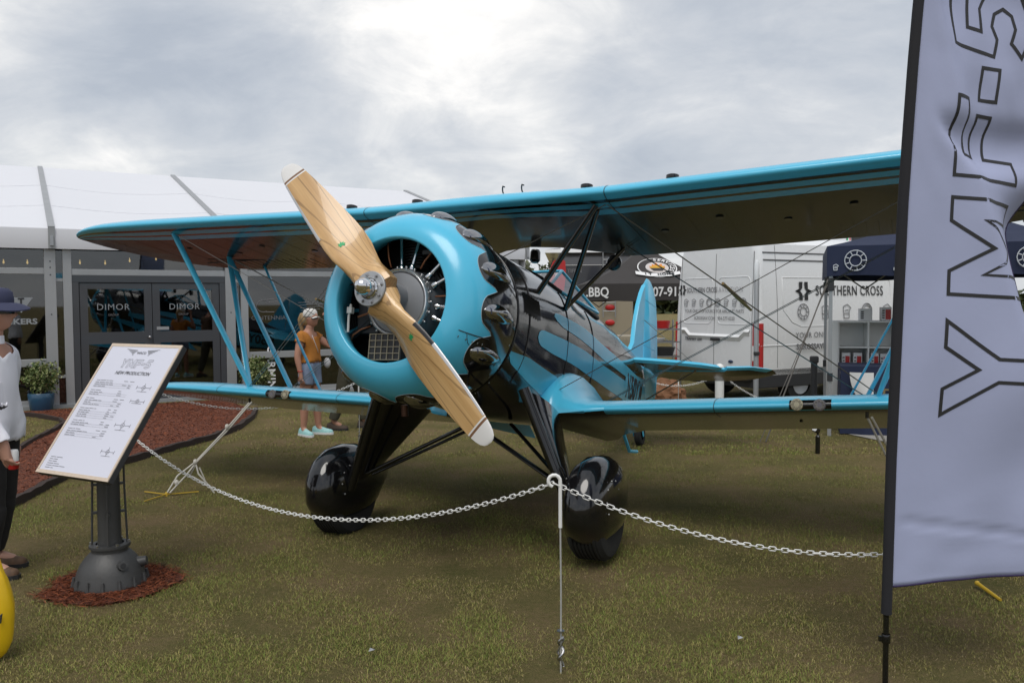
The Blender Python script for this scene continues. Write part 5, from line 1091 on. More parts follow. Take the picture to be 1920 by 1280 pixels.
# ================================================================== CANOPIES
def canopy(name, o, w, d, z0, z1, zp, m, label, cat='canopy', legm=ALU, rz=0.):
    t_ = empty(name, o, rz, label, cat)
    E_ = [(0, 0), (w, 0), (w, d), (0, d)]; top_ = Vector((w / 2, d / 2, zp)); b = MB()
    for i in range(4):
        a, c = E_[i], E_[(i + 1) % 4]
        def f(u_, v_, a=a, c=c):
            p = Vector((a[0] + (c[0] - a[0]) * u_, a[1] + (c[1] - a[1]) * u_, z1)).lerp(top_, v_); p.z -= .10 * math.sin(math.pi * v_) * (1 - .3 * math.sin(math.pi * u_)); return p
        b.grid(f, 10, 8)
    b.build('roof', m, t_, 60); b = MB()
    for i in range(4):
        a, c = E_[i], E_[(i + 1) % 4]; n_ = Vector((c[1] - a[1], a[0] - c[0], 0)).normalized(); b.grid(lambda u_, v_: (a[0] + (c[0] - a[0]) * u_ + n_.x * .01 * math.sin(u_ * 25) * v_, a[1] + (c[1] - a[1]) * u_ + n_.y * .012 * math.sin(u_ * 25) * v_, z1 + (z0 - z1) * v_ + .012 * math.sin(u_ * 14) * v_), 24, 3)
    b.build('valance', m, t_, 60)
    for a in E_:
        q = (a[0] + (.05 if a[0] == 0 else -.05), a[1] + (.05 if a[1] == 0 else -.05)); lg = MB().box((q[0], q[1], z1 / 2), (.045, .045, z1)).build('leg', legm, t_, 0)
        MB().box((q[0], q[1], z0 - .10), (.075, .075, .16)).build('bracket', CHAR, lg, 0, bevel=.008); MB().box((q[0], q[1], .74), (.065, .065, .10)).build('clamp', CHAR, lg, 0)
    for k_ in (0, 1):
        b = MB(); zz_ = z1 - .06
        for i in range(5): b.tube([(w * i / 5, d * k_ + (.05 if k_ == 0 else -.05), zz_ - (.45 if i % 2 else 0)), (w * (i + 1) / 5, d * k_ + (.05 if k_ == 0 else -.05), zz_ - (0 if i % 2 else .45))], .012, 5)
        if k_: b.build('truss', ALUD, t_)
    return t_
cb = canopy('canopy', (3.93, 10.6, 0), 3.0, 2.6, 2.0, 2.375, 3.05, NAVY, 'navy blue pop-up canopy with white part drawings before the van', rz=R_(-19))
WI = mat('icon_white', (.55, .58, .62), .6)
for i, xx in enumerate((.33, .86, 1.37, 2.2, 2.75)): gear_icon((xx, -.02, 2.19), (1, 0, 0), (0, 0, 1), .125, cb, (0, 1, 1, 0, 0)[i], .006, WI)
gear_icon((.10, -.02, 2.11), (1, 0, 0), (0, 0, 1), .04, cb, 1, .005, WI); b = MB().box((.86, -.02, 2.08), (.20, .012, .035)); b.build('part_icon', WI, cb, 0)
bq = canopy('canopy', (1.55, 18.0, 0), 3.0, 3.0, 1.72, 2.085, 2.98, TENTD, 'dark grey food-stall canopy with barbecue roundel behind the fin')
lettering('.BBQ', .275, LETW, (.02, -.025, 1.90), (1, 0, 0), (0, 0, 1), bq, align='LEFT', bold=.006, sx=.82)
lettering('407-915-2', .275, LETW, (1.32, -.025, 1.90), (1, 0, 0), (0, 0, 1), bq, align='LEFT', bold=.006, sx=.84)
RK = .70; sl = Vector((0, 1.5, .895)).normalized(); nr = Vector((0, -sl.z, sl.y)); RO = Vector((1.64, .66, 2.085 + .39 - .06)) + nr * .035
def ondisc(x_, y_, o=0.): return RO + Vector((1, 0, 0)) * (x_ * RK) + sl * (y_ * RK) + nr * o
def disc(r0, r1, o, m, name, par, a0=0, a1=360):
    b = MB(); n = 40; b.v = [tuple(ondisc(r * math.cos(R_(a0 + (a1 - a0) * i / n)), r * math.sin(R_(a0 + (a1 - a0) * i / n)), o)) for r in (r0, r1) for i in range(n + 1)]; b.f = [(i, i + 1, n + 1 + i + 1, n + 1 + i) for i in range(n)]; b.m = [0] * n; return b.build(name, m, par, 0)
rd = disc(0, .62, .0, LETW, 'roundel', bq); disc(.36, .585, .006, TENTD, 'roundel_ring', rd); disc(0, .34, .006, mat('roundel_cream', (.55, .5, .48), .6), 'roundel_centre', rd)
b = MB(); b.add([ondisc(x_, y_, .012) for x_, y_ in ((-.20, -.05), (.22, -.05), (.26, .08), (.18, .06), (.16, .22), (.06, .12), (.0, .30), (-.07, .14), (-.14, .2), (-.16, .06), (-.25, .08))], [tuple(range(11))]); b.build('flame', mat('flame_orange', (.65, .20, .02), .6), rd, 0)
b = MB(); b.add([ondisc(.24 * math.cos(a), -.07 + .17 * math.sin(a), .016) for a in np.linspace(0, math.pi, 12)], [tuple(range(12))]); b.build('dome', mat('flame_yellow', (.55, .30, .02), .6), rd, 0)
b = MB(); b.add([ondisc(x_, y_, .016) for x_, y_ in ((-.22, -.08), (.22, -.08), (.14, -.24), (-.14, -.24))], [(0, 1, 2, 3)]); b.build('grill_base', INK, rd, 0)
for i, ch in enumerate('SERVICES'):
    a = R_(92 - 17 * i); o_ = ondisc(.47 * math.cos(a), .47 * math.sin(a), .014); tx = Vector((1, 0, 0)) * math.sin(a) - sl * math.cos(a); ty = Vector((1, 0, 0)) * math.cos(a) + sl * math.sin(a); lettering(ch, .14, LETW, o_, tx, ty, rd, bold=.004)
b = MB(); b.v = [tuple(ondisc(x_, y_, .018)) for x_, y_ in ((-.72, -.46), (-.30, -.60), (.30, -.60), (.66, -.46), (.66, -.28), (.28, -.40), (-.28, -.40), (-.72, -.26))]; b.f = [(0, 1, 6, 7), (1, 2, 5, 6), (2, 3, 4, 5)]; b.m = [0] * 3; b.build('ribbon', LETW, rd, 0)
for i, ch in enumerate('IT HOME'): lettering(ch, .115, INK, ondisc(-.42 + .14 * i, -.50 + .02 * abs(i - 3) ** 1.3 * .5, .026), (1, 0, 0), sl, rd, bold=.005)
# stall goods
def shelfgrid(t_, W_, D_, H_, nx, nz, m=WHITE):
    for i in range(nx + 1): MB().box((W_ * i / nx, D_ / 2, H_ / 2), (.02, D_, H_)).build('upright', m, t_, 0)
    for j in range(nz + 1): MB().box((W_ / 2, D_ / 2, .012 + (H_ - .024) * j / nz), (W_ - .02, D_ - .004, .02)).build('shelf', m, t_, 0)
    MB().box((W_ / 2, D_, H_ / 2), (W_, .01, H_)).build('back_panel', m, t_, 0)
SHW = Vector((4.48, 11.62, 0)); SRZ = R_(-14)
cs = empty('cube_shelf', SHW, SRZ, 'white cube shelf of boxed goods under the navy canopy', 'shelf'); shelfgrid(cs, 1.15, .40, 1.42, 3, 4)
MB().box((-.06, .2, .71), (.1, .44, 1.42)).build('side_panel', WHITE, cs, 0, bevel=.004)
SM = Matrix.Translation(SHW) @ Matrix.Rotation(SRZ, 4, 'Z')
def carton(lx, lz, w_, h_, label, red=True):
    o = empty('carton', SM @ Vector((lx, .08, lz)), SRZ, label, 'box', 'red and white cartons on the cube shelf'); MB().box((0, .08, h_ / 2), (w_, .16, h_)).build('case', LETW, o, 0, bevel=.003)
    if red: MB().box((w_ * .16, -.003, h_ * .45), (w_ * .5, .006, h_ * .75)).build('label_panel', REDM, o, 0)
    b = MB()
    for i in range(4): b.box((-w_ * .3, -.003, h_ * (.2 + .18 * i)), (w_ * .22, .004, .02))
    b.build('print', INKG, o, 0)
for i, (lx, lz, w_, h_) in enumerate(((.11, .73, .11, .25), (.26, .73, .11, .25), (.48, .73, .10, .25), (.60, .73, .10, .24), (.50, .38, .14, .2), (.86, .73, .12, .25), (.12, .38, .12, .2))):
    carton(lx, lz, w_, h_, 'red and white carton, %s on the cube shelf' % ('leftmost of the upper row', 'second from left in the upper row', 'left of the middle upper compartment', 'right of the middle upper compartment', 'in the lower middle compartment', 'in the right upper compartment', 'in the lower left compartment')[i])
carton(.36, 1.425, .16, .16, 'plain white carton standing on top of the cube shelf', False); carton(.62, 1.425, .13, .18, 'red-labelled carton standing on top of the cube shelf')
tb = empty('counter', (4.16, 10.72, 0), R_(-19), 'counter draped in navy cloth with gold lettering under the canopy', 'table'); b = MB(); b.box((1.3, .35, .85), (2.6, .7, .04)); b.build('top', NAVY, tb, 0)
b = MB(); b.grid(lambda u_, v_: (2.6 * u_, -.01 + .015 * math.sin(u_ * 40) * v_, .872 - .86 * v_), 60, 6); b.grid(lambda u_, v_: (-.005, .7 * u_, .872 - .86 * v_), 8, 6); b.build('cloth', NAVY, tb, 180)
lettering('PARTS', .26, mat('gold_print', (.20, .15, .07), .6), (.48, -.03, .50), (1, 0, 0), (0, 0, 1), tb, align='LEFT', space=1.4)
b = MB(); b.grid(lambda u_, v_: (.10 + .28 * u_ + .16 * v_ ** 2 * (1 - u_), -.05 - .03 * math.sin(u_ * 3), .80 - .42 * v_ * (1 - .35 * u_)), 8, 8); o = b.build('paper_sheet', LETW, None, 180); o.location = (4.16, 10.70, 0); o.rotation_euler = (0, 0, R_(-19)); tagp(o, 'white cloth sheet hanging from the corner of the navy counter', 'cloth')
gy = empty('guy_rope', (3.96, 10.62, 1.98), 0, 'dark guy ropes running down from the canopy corner to the grass', 'rope')
for dx in (0, .07): MB().tube([(dx * .3, 0, 0), (-.92 - dx, -.5, -1.97)], .009 if dx == 0 else .005, 5).build('strand', mat('guy_grey', (.12, .11, .10), .8), gy)
t_ = empty('pole', (3.46, 12.0, 0), 0, 'grey upright pole with pale rounded top before the van lamp', 'pole'); MB().lathe([(.036, 0), (.036, 2.0), (.03, 2.01)], 16).build('shaft', ALUD, t_); MB().lathe([(.032, 1.95), (.038, 2.05), (.036, 2.22), (.02, 2.27), (0, 2.28)], 16).build('cap', WPAINT, t_); MB().box((0, -.02, .96), (.08, .06, .05)).build('clip', CHAR, t_, 0, bevel=.01)
t_ = empty('bollard', (4.32, 12.1, 0), 0, 'short black bollard standing left of the canopy leg', 'bollard'); MB().lathe([(.045, 0), (.045, .82), (.03, .83)], 14).build('shaft', CHAR, t_); MB().box((0, 0, .86), (.11, .10, .10)).build('head', CHAR, t_, 0, bevel=.02)
t_ = empty('tricolour_banner', (6.62, 16.8, 0), 0, 'thin green, white and red banner edge above the van roof', 'flag'); MB().lathe([(.02, 0), (.02, 3.1)], 8).build('pole', ALUD, t_)
for i, m_ in enumerate((GREENL, LETW, REDM)): MB().box((.025 * i, -.025, 2.95), (.025, .006, .45)).build('stripe', m_, t_, 0)
MB().box((.45, -.02, 2.94), (.75, .008, .42)).build('dark_panel', CHAR, t_, 0)
# clutter behind the tail
t_ = empty('wire_rack', (2.38, 14.6, 0), .15, 'grey wire rack of trays behind the rudder', 'rack')
for x_ in (0, .55):
    for y_ in (0, .4): MB().lathe([(.014, 0), (.014, 1.38)], 8, c=(x_, y_, 0)).build('upright', STEEL, t_)
for z_ in (.42, .75, 1.0, 1.22):
    b = MB(); b.box((.275, 0, z_), (.57, .012, .025)); b.box((.275, .4, z_), (.57, .012, .025))
    for i in range(9): b.box((.035 + .06 * i, .2, z_), (.006, .4, .008))
    b.build('shelf', STEEL, t_, 0)
for i, (x_, z_, w_, h_, m_, lab) in enumerate(((.30, 1.235, .26, .13, REDM, 'red bowl on the top shelf of the wire rack'), (.18, 1.012, .3, .05, LETW, 'white tray on the second shelf of the wire rack'), (.30, .762, .42, .14, CHAR, 'black tray on the third shelf of the wire rack'), (.28, .432, .40, .16, ALUD, 'grey tub on the bottom shelf of the wire rack'))):
    o = empty(('bowl', 'tray', 'tray', 'tub')[i], Matrix.Translation((2.38, 14.6, 0)) @ Matrix.Rotation(.15, 4, 'Z') @ Vector((x_, .2, z_)), .15, lab, ('bowl', 'tray', 'tray', 'tub')[i]); b = MB(); b.lathe([(0, 0), (w_ * .40, 0), (w_ * .5, h_), (w_ * .46, h_), (w_ * .36, .012), (0, .012)], 20); b.build('shell', m_, o)
t_ = empty('cabinet', (1.66, 13.6, 0), .1, 'beige ribbed cabinet standing left of the fin', 'cabinet'); MB().box((.18, .2, .58), (.40, .4, 1.16)).build('case', TAN, t_, 0, bevel=.02)
for i in range(6): MB().box((.04 + .055 * i, -.006, .95), (.022, .02, .30)).build('rib', TAN, t_, 0, bevel=.004)
bm = bmesh.new(); bmesh.ops.create_icosphere(bm, subdivisions=4, radius=1)
for v_ in bm.verts:
    n_ = mnoise.noise(v_.co * 2.3) * .22 + mnoise.noise(v_.co * 6) * .10; v_.co = Vector((v_.co.x * .30, v_.co.y * .25, max(-.9, v_.co.z) * .27)) * (1 + n_)
me = bpy.data.meshes.new('tarp'); bm.to_mesh(me); bm.free(); me.materials.append(TARP); o = link('tarpaulin', me); o.location = (2.36, 13.0, .24); tagp(o, 'crumpled brown tarpaulin over a heap right of the rudder', 'tarpaulin')
# motorhome far behind
rv = empty('motorhome', (1.45, 28, 0), -.06, 'dark graphite motorhome with tan lower cap far behind the fuselage', 'motorhome')
b = MB(); b.loft([[(x_, y_, z_) for x_, y_ in ((.08 + i_, i_), (2.5 - i_, i_), (2.55 - i_, .3), (2.55 - i_, 10), (.03 + i_, 10), (.03 + i_, .3))] for z_, i_ in ((1.75, 0), (2.6, 0), (3.15, .02), (3.30, .12))]); b.build('body', RVG, rv, 40)
b = MB(); b.loft([[(x_, y_, z_) for x_, y_ in ((.08, -.01), (2.5, -.01), (2.56, .3), (2.56, 10), (.02, 10), (.02, .3))] for z_ in (.45, .9, 1.75)]); b.build('lower_cap', TAN, rv, 40)
b = MB(); b.loft([[(x_, y_, z_) for x_, y_ in ((-.35 + i_, i_ - .1), (2.75 - i_, i_ - .1), (2.8 - i_, .3), (2.8 - i_, 10.1), (-.3 + i_, 10.1), (-.35 + i_, .3))] for z_, i_ in ((3.32, 0), (3.42, .02), (3.50, .5))]); b.build('roof_cap', WPAINT, rv, 40)
MB().box((1.25, -.02, 2.55), (1.9, .04, .75)).build('rear_window', mat('rv_window', (.02, .02, .024), .1, coat=.5), rv, 0, bevel=.05)
b = MB()
for x_ in (1.55, 1.95): b.tube([(x_, -.10, 1.2), (x_, -.10, 3.3), (x_, .1, 3.5)], .018, 6)
for i in range(7): b.tube([(1.55, -.10, 1.4 + .28 * i), (1.95, -.10, 1.4 + .28 * i)], .015, 5)
b.build('ladder', ALUD, rv); lettering('TIFFIN', .17, LETS, (.62, -.05, 2.72), (1, 0, 0), (0, 0, 1), rv, bold=.004)
b = MB(); b.grid(lambda u_, v_: (2.562, .2 + 6 * u_, 1.9 + .5 * math.sin(u_ * 2.2) + .16 * v_), 16, 2); b.build('swoosh', TAN, rv, 180)
for z_ in (1.52, 1.02): MB().ball((1.78, -.03, z_), .16, 16, (1, .25, .6)).build('tail_lamp', REDM, rv, 180)
for y_ in (2.2, 7.5):
    for x_ in (.2, 2.38): MB().lathe([(0, -.14), (.45, -.14), (.48, 0), (.45, .14), (0, .14)], 20, 'X', c=(x_, y_, .48)).build('wheel', RUBBER, rv)
# far feather flag, far tent
t_ = empty('feather_flag', (1.08, 25, 0), 0, 'small red feather flag with white mark far behind the windscreen', 'flag')
ft = [(-.02, .6), (-.02, 2.2), (.02, 2.6), (.14, 2.9), (.34, 3.0), (.5, 2.9), (.52, 2.5), (.40, 1.6), (.34, .6)]; b = MB(); b.prism(ft, (0, 0, 0), (1, 0, 0), (0, 0, 1), .01); b.build('cloth', REDM, t_, 0); MB().tube([(-.03, .0, 0), (-.03, 0, 2.3), (.03, 0, 2.7), (.16, 0, 2.98)], .015, 6).build('pole', INK, t_); MB().tube([(.12, -.02, 2.6), (.22, -.02, 2.5), (.30, -.02, 2.62), (.20, -.02, 2.42)], .02, 4).build('mark', LETW, t_, 0)
# trees
TL = [rnd_leaf('tree_leaf_%s' % n_, st) for n_, st in (('deep', [(.022, .032, .012), (.045, .06, .02), (.07, .085, .035)]), ('pale', [(.05, .06, .03), (.09, .10, .05), (.12, .13, .07)]))]
def tree(p, h, r, label, k_, sd_, n=1500):
    t_ = empty('tree', p, 0, label, 'tree', 'trees on the far field edge'); rg = np.random.default_rng(sd_)
    b = MB(); b.tube([(0, 0, 0), (.05, 0, h * .3), (.0, .05, h * .55), (.05, 0, h * .8)], [.18, .13, .09, .04], 8)
    for i in range(6): a = rg.random() * 6.28; z_ = h * (.3 + .08 * i); b.tube([(0, 0, z_), (r * .35 * math.cos(a), r * .35 * math.sin(a), z_ + h * .1), (r * .75 * math.cos(a), r * .75 * math.sin(a), z_ + h * .16)], [.06, .04, .015], 5)
    b.build('trunk', BARK, t_); leaves('crown', (0, 0, h * .62), (r, r, h * .40), n, .42, TL[k_], t_, seedv=sd_)
for i, (x_, y_, h, r, k_) in enumerate(((.9, 68, 5.2, 1.5, 1), (2.1, 72, 4.4, 1.5, 0), (3.4, 70, 5.2, 1.6, 1), (.0, 75, 3.6, 1.6, 0), (-1.2, 78, 5.4, 1.7, 0), (4.9, 74, 4.6, 1.7, 0), (6.6, 71, 5.0, 1.7, 1), (1.5, 80, 3.3, 2.0, 0), (3.0, 82, 3.4, 2.0, 0))):
    tree((x_, y_, 0), h, r, ('pale loose tree in the gap left of the fuselage top', 'dark low tree between two pale trees behind the fuselage', 'pale tree beside the red feather flag', 'low dark tree at the left end of the far row', 'tall dark tree farthest left, beyond the marquee end', 'dark tree hidden behind the motorhome', 'pale tree hidden farthest right behind the motorhome', 'low dark bush-like tree in the far back row, left', 'low dark bush-like tree in the far back row, right')[i], k_, 20 + i)
hg = leaves('far_hedge', (0, 120, 1.5), (160, 6, 2.2), 9000, 1.6, TL[0], None, seedv=90); tagp(hg, 'far dark line of trees along the field edge', 'woodland', kind='stuff')

# ================================================================== PEOPLE
def skin(name, nodes, edges, m, parent, root, sub=2, extra=None, smooth=True):
    ids = list(nodes); me = bpy.data.meshes.new(name); me.from_pydata([nodes[i][0] for i in ids], [(ids.index(a), ids.index(c)) for a, c in edges], [])
    o = bpy.data.objects.new(name, me); COL.objects.link(o); md = o.modifiers.new('s', 'SKIN'); md.use_smooth_shade = True
    lay = me.skin_vertices[0] if me.skin_vertices else None
    if lay is None:
        bpy.context.view_layer.objects.active = o; bm = bmesh.new(); bm.from_mesh(me); bm.verts.layers.skin.verify(); bm.to_mesh(me); bm.free(); lay = me.skin_vertices[0]
    for i, k_ in enumerate(ids):
        r = nodes[k_][1]; lay.data[i].radius = (r, r) if not isinstance(r, tuple) else r; lay.data[i].use_root = (k_ == root)
    sd_ = o.modifiers.new('u', 'SUBSURF'); sd_.levels = sub; sd_.render_levels = sub
    dg = bpy.context.evaluated_depsgraph_get(); m2 = bpy.data.meshes.new_from_object(o.evaluated_get(dg)); bpy.data.objects.remove(o); bpy.data.meshes.remove(me)
    m2.name = name; m2.materials.clear(); m2.materials.append(m); m2.polygons.foreach_set('use_smooth', [True] * len(m2.polygons))
    if extra:
        bm = bmesh.new(); bm.from_mesh(m2)
        for e in extra: bm.from_mesh(e)
        bm.to_mesh(m2); bm.free(); m2.polygons.foreach_set('use_smooth', [True] * len(m2.polygons))
    return link(name, m2, parent)
def head_mesh(c, k_=1., yaw=0., pitch=0.):
    bm = bmesh.new(); bmesh.ops.create_uvsphere(bm, u_segments=40, v_segments=30, radius=1); g_ = lambda d, t_, w: math.exp(-(d - Vector(t_).normalized()).length_squared / w)
    rot = Matrix.Rotation(yaw, 3, 'Z') @ Matrix.Rotation(pitch, 3, 'Y')
    for v_ in bm.verts:
        d = v_.co.copy(); p = Vector((d.x * .098, d.y * .076, d.z * .118))
        if d.z < 0: p.y *= 1 - .26 * (-d.z) ** 1.4; p.x *= 1 - .10 * (-d.z) if d.x < 0 else 1
        p.x += .024 * g_(d, (1, 0, -.16), .018) + .016 * g_(d, (1, 0, -.05), .016) + .008 * g_(d, (1, 0, .22), .06) + .008 * g_(d, (1, 0, -.48), .012) + .013 * g_(d, (.8, 0, -.86), .06)
        for s_ in (1, -1): p.x -= .010 * g_(d, (1, s_ * .36, .08), .03); p += Vector((0, s_ * .006, 0)) * g_(d, (.7, s_ * .7, -.12), .05); p.y += s_ * .020 * g_(d, (-.05, s_, -.02), .012)
        v_.co = rot @ (p * k_) + Vector(c)
    me = bpy.data.meshes.new('h'); bm.to_mesh(me); bm.free(); return me
def hand_chains(wr, dirv, pal, size, curl, thumb_side):
    """palm + five fingers as skin nodes; dirv along the hand, pal = palm normal"""
    d = Vector(dirv).normalized(); n_ = Vector(pal); n_ = (n_ - d * d.dot(n_)).normalized(); s_ = d.cross(n_) * thumb_side; W_ = Vector(wr); N_ = {}; E_ = []
    N_['pw'] = (tuple(W_), size * .15); N_['pm'] = (tuple(W_ + d * size * .28), (size * .20, size * .12)); E_.append(('pw', 'pm'))
    for i, (o, l_) in enumerate(((.165, .40), (.058, .45), (-.052, .42), (-.155, .33))):
        b0 = W_ + d * size * .50 + s_ * size * o; N_['f%d0' % i] = (tuple(b0), size * .058); E_.append(('pm', 'f%d0' % i)); p = b0; a = curl * (.5 + .12 * i); dd = d.copy()
        for j, f in enumerate((.45, .32, .25)):
            dd = (d * math.cos(a) + n_ * math.sin(a)); p = p + dd * size * l_ * f; N_['f%d%d' % (i, j + 1)] = (tuple(p), size * (.052 - .006 * j)); E_.append(('f%d%d' % (i, j), 'f%d%d' % (i, j + 1))); a += curl * .75
    t0 = W_ + d * size * .16 + s_ * size * .17; N_['t0'] = (tuple(t0), size * .068); E_.append(('pm', 't0')); t1 = t0 + (d * .75 + s_ * .5 + n_ * .25 * curl).normalized() * size * .22; N_['t1'] = (tuple(t1), size * .058); t2 = t1 + (d * .9 + s_ * .1 + n_ * .5 * curl).normalized() * size * .19; N_['t2'] = (tuple(t2), size * .05); E_ += [('t0', 't1'), ('t1', 't2')]
    return N_, E_
def merge_hand(N_, E_, wr_id, hand, pre):
    hn, he = hand
    for k_, v_ in hn.items(): N_[pre + k_] = v_
    E_.append((wr_id, pre + 'pw')); E_ += [(pre + a, pre + c) for a, c in he]
def person(p, rz, label, J, sk, wide=1., handL=None, handR=None, head=(.03, 0, 1.62), hk=1., hy=0., hp=0.):
    t_ = empty('person', p, rz, label, 'person'); g_ = lambda k_: J[k_]
    N_ = {'pel': (g_('pel'), .125 * wide), 'sp': (g_('sp'), (.118 * wide, .10)), 'ch': (g_('ch'), (.145 * wide, .105)), 'nb': (g_('nb'), .062), 'nk': (g_('nk'), .052), 'hd': (g_('hd'), .055)}
    E_ = [('pel', 'sp'), ('sp', 'ch'), ('ch', 'nb'), ('nb', 'nk'), ('nk', 'hd')]
    for s_ in 'LR':
        N_['sh' + s_] = (g_('sh' + s_), .062 * wide); N_['el' + s_] = (g_('el' + s_), .043); N_['fa' + s_] = (tuple(Vector(g_('el' + s_)).lerp(Vector(g_('wr' + s_)), .35)), .042); N_['wr' + s_] = (g_('wr' + s_), .027)
        N_['hp' + s_] = (g_('hp' + s_), .098 * wide); N_['kn' + s_] = (g_('kn' + s_), .060); N_['cf' + s_] = (tuple(Vector(g_('kn' + s_)).lerp(Vector(g_('an' + s_)), .35)), .058); N_['an' + s_] = (g_('an' + s_), .038); N_['to' + s_] = (g_('to' + s_), .035)
        E_ += [('ch', 'sh' + s_), ('sh' + s_, 'el' + s_), ('el' + s_, 'fa' + s_), ('fa' + s_, 'wr' + s_), ('pel', 'hp' + s_), ('hp' + s_, 'kn' + s_), ('kn' + s_, 'cf' + s_), ('cf' + s_, 'an' + s_), ('an' + s_, 'to' + s_)]
    if handL: merge_hand(N_, E_, 'wrL', handL, 'L')
    if handR: merge_hand(N_, E_, 'wrR', handR, 'R')
    skin('body', N_, E_, sk, t_, 'pel', 3, [head_mesh(head, hk, hy, hp)]); return t_, N_, E_
def garment(t_, name, J, want, off, m, thick=.004):
    """clothing cut from the body's own surface: keep the faces whose nearest bone is wanted, push them outwards"""
    body = [o for o in t_.children if o.name.split('.')[0] == 'body'][0]
    BN = [('torso', 'pel', 'ch', .115), ('neck', 'ch', 'nk', .075), ('head', 'nk', 'hd', .13)] + [x for s_ in 'LR' for x in (('clav' + s_, 'ch', 'sh' + s_, .075), ('arm' + s_, 'sh' + s_, 'el' + s_, .05), ('fore' + s_, 'el' + s_, 'wr' + s_, .036), ('thigh' + s_, 'hp' + s_, 'kn' + s_, .08), ('shin' + s_, 'kn' + s_, 'an' + s_, .05), ('foot' + s_, 'an' + s_, 'to' + s_, .04), ('hand' + s_, 'wr' + s_, 'tip' + s_, .035))]
    bm = bmesh.new(); bm.from_mesh(body.data); bm.normal_update(); kill = []; newco = {}
    for v_ in bm.verts:
        best = None
        for n_, a, c, r in BN:
            a, c = Vector(J[a]), Vector(J[c]); d = c - a; tt = max(0, min(1, (v_.co - a).dot(d) / d.length_squared)); q = (v_.co - (a + d * tt)).length - r
            if best is None or q < best[0]: best = (q, n_, tt)
        n_, tt = best[1], best[2]; k_ = n_ if n_ in want else n_.rstrip('LR'); rg = want.get(k_); ok = rg is not None and rg[0] <= tt <= rg[1] and (len(rg) < 3 or rg[2](v_.co))
        if not ok: kill.append(v_)
        else: newco[v_] = v_.co + v_.normal * (off(v_.co, k_, tt) if callable(off) else off)
    for v_, c in newco.items(): v_.co = c
    bmesh.ops.delete(bm, geom=kill, context='VERTS')
    for _ in range(2): bmesh.ops.smooth_vert(bm, verts=bm.verts, factor=.5, use_axis_x=True, use_axis_y=True, use_axis_z=True)
    me = bpy.data.meshes.new(name); bm.to_mesh(me); bm.free(); me.materials.clear(); me.materials.append(m); me.polygons.foreach_set('use_smooth', [True] * len(me.polygons)); o = link(name, me, t_)
    so = o.modifiers.new('thick', 'SOLIDIFY'); so.thickness = thick; so.offset = 1; return o
def shoe(t_, an, to, m, sole, h=.06):
    a, c = Vector(an), Vector(to); d = (c - a); d.z = 0; d.normalize(); s_ = Vector((-d.y, d.x, 0)); b = MB(); secs = []
    for x_, w_, hh in ((-.085, .018, .05), (-.075, .034, .075), (-.03, .040, .095), (.03, .042, .085), (.09, .048, .062), (.14, .047, .05), (.18, .036, .042), (.20, .012, .03)):
        o = Vector((a.x, a.y, 0)) + d * x_; secs.append([o + s_ * w_ * math.cos(q) + Vector((0, 0, max(.022, .022 + (hh - .0) * math.sin(q)) if math.sin(q) > 0 else .022)) for q in [2 * math.pi * i / 14 for i in range(14)]])
    sh = b.loft(secs).build('shoe', m, t_, 60); b = MB(); secs = []
    for x_, w_ in ((-.09, .02), (-.078, .038), (-.03, .043), (.03, .044), (.09, .051), (.14, .050), (.185, .038), (.207, .014)):
        o = Vector((a.x, a.y, 0)) + d * x_; secs.append([o - s_ * w_, o - s_ * w_ + Vector((0, 0, .028)), o + s_ * w_ + Vector((0, 0, .028)), o + s_ * w_])
    b.loft(secs).build('sole', sole, sh, 0)
    b = MB()
    for i in range(4): o = Vector((a.x, a.y, .10 - .012 * i)) + d * (.02 + .03 * i); b.tube([o - s_ * .025, o + Vector((0, 0, .008)), o + s_ * .025], .004, 5)
    b.build('lace', sole, sh)
# --- man at the left edge: white shirt, black trousers, slate brimmed hat (faces +X)
hl = hand_chains((-.02, .25, .85), (.1, -.05, -.96), (-.1, -1, 0), .19, .5, 1); hr = hand_chains((.205, -.225, .845), (.12, .06, -.98), (0.25, 1, 0), .19, .85, -1)
J = dict(pel=(0, 0, .97), sp=(.025, 0, 1.15), ch=(.0, 0, 1.34), nb=(.0, 0, 1.475), nk=(.02, 0, 1.53), hd=(.035, 0, 1.585), shL=(-.01, .19, 1.40), shR=(-.01, -.19, 1.40), elL=(-.06, .25, 1.13), elR=(.03, -.26, 1.12), wrL=(-.03, .25, .89), wrR=(.195, -.235, .885), tipL=(.0, .24, .68), tipR=(.23, -.21, .67),
         hpL=(0, .09, .92), hpR=(0, -.09, .92), knL=(-.02, .10, .51), knR=(.03, -.10, .51), anL=(-.09, .11, .09), anR=(0, -.11, .09), toL=(.05, .12, .04), toR=(.14, -.12, .04))
MANP = Vector((-3.285, 5.34, 0)); mp, Nn, En = person(MANP, 0., 'person at the left edge in white shirt, black trousers and slate brimmed hat', J, SKIN, 1.05, hl, hr, (.045, 0, 1.655))
fold = lambda co, k: .013 * mnoise.noise(Vector((co.x * 9, co.y * 9, co.z * 5 + k))) + .004 * mnoise.noise(co * 24)
garment(mp, 'shirt', J, {'torso': (0, 1), 'clav': (0, 1), 'arm': (0, 1), 'fore': (0, 1), 'neck': (0, .85), 'thigh': (0, .20)}, lambda co, k_, t_: (.014 if k_ in ('torso', 'clav', 'neck') else .020 if k_ == 'arm' else .016 if k_ == 'fore' else .036) + (.008 * max(0, min(1, (1.15 - co.z) / .25)) if k_ == 'torso' else 0) + fold(co, 0), SHIRT)
garment(mp, 'trousers', J, {'torso': (0, .35), 'thigh': (0, 1), 'shin': (0, .97)}, lambda co, k_, t_: (.012 if k_ == 'torso' else .020 if k_ == 'thigh' else .024) + fold(co, 3), TROUS)
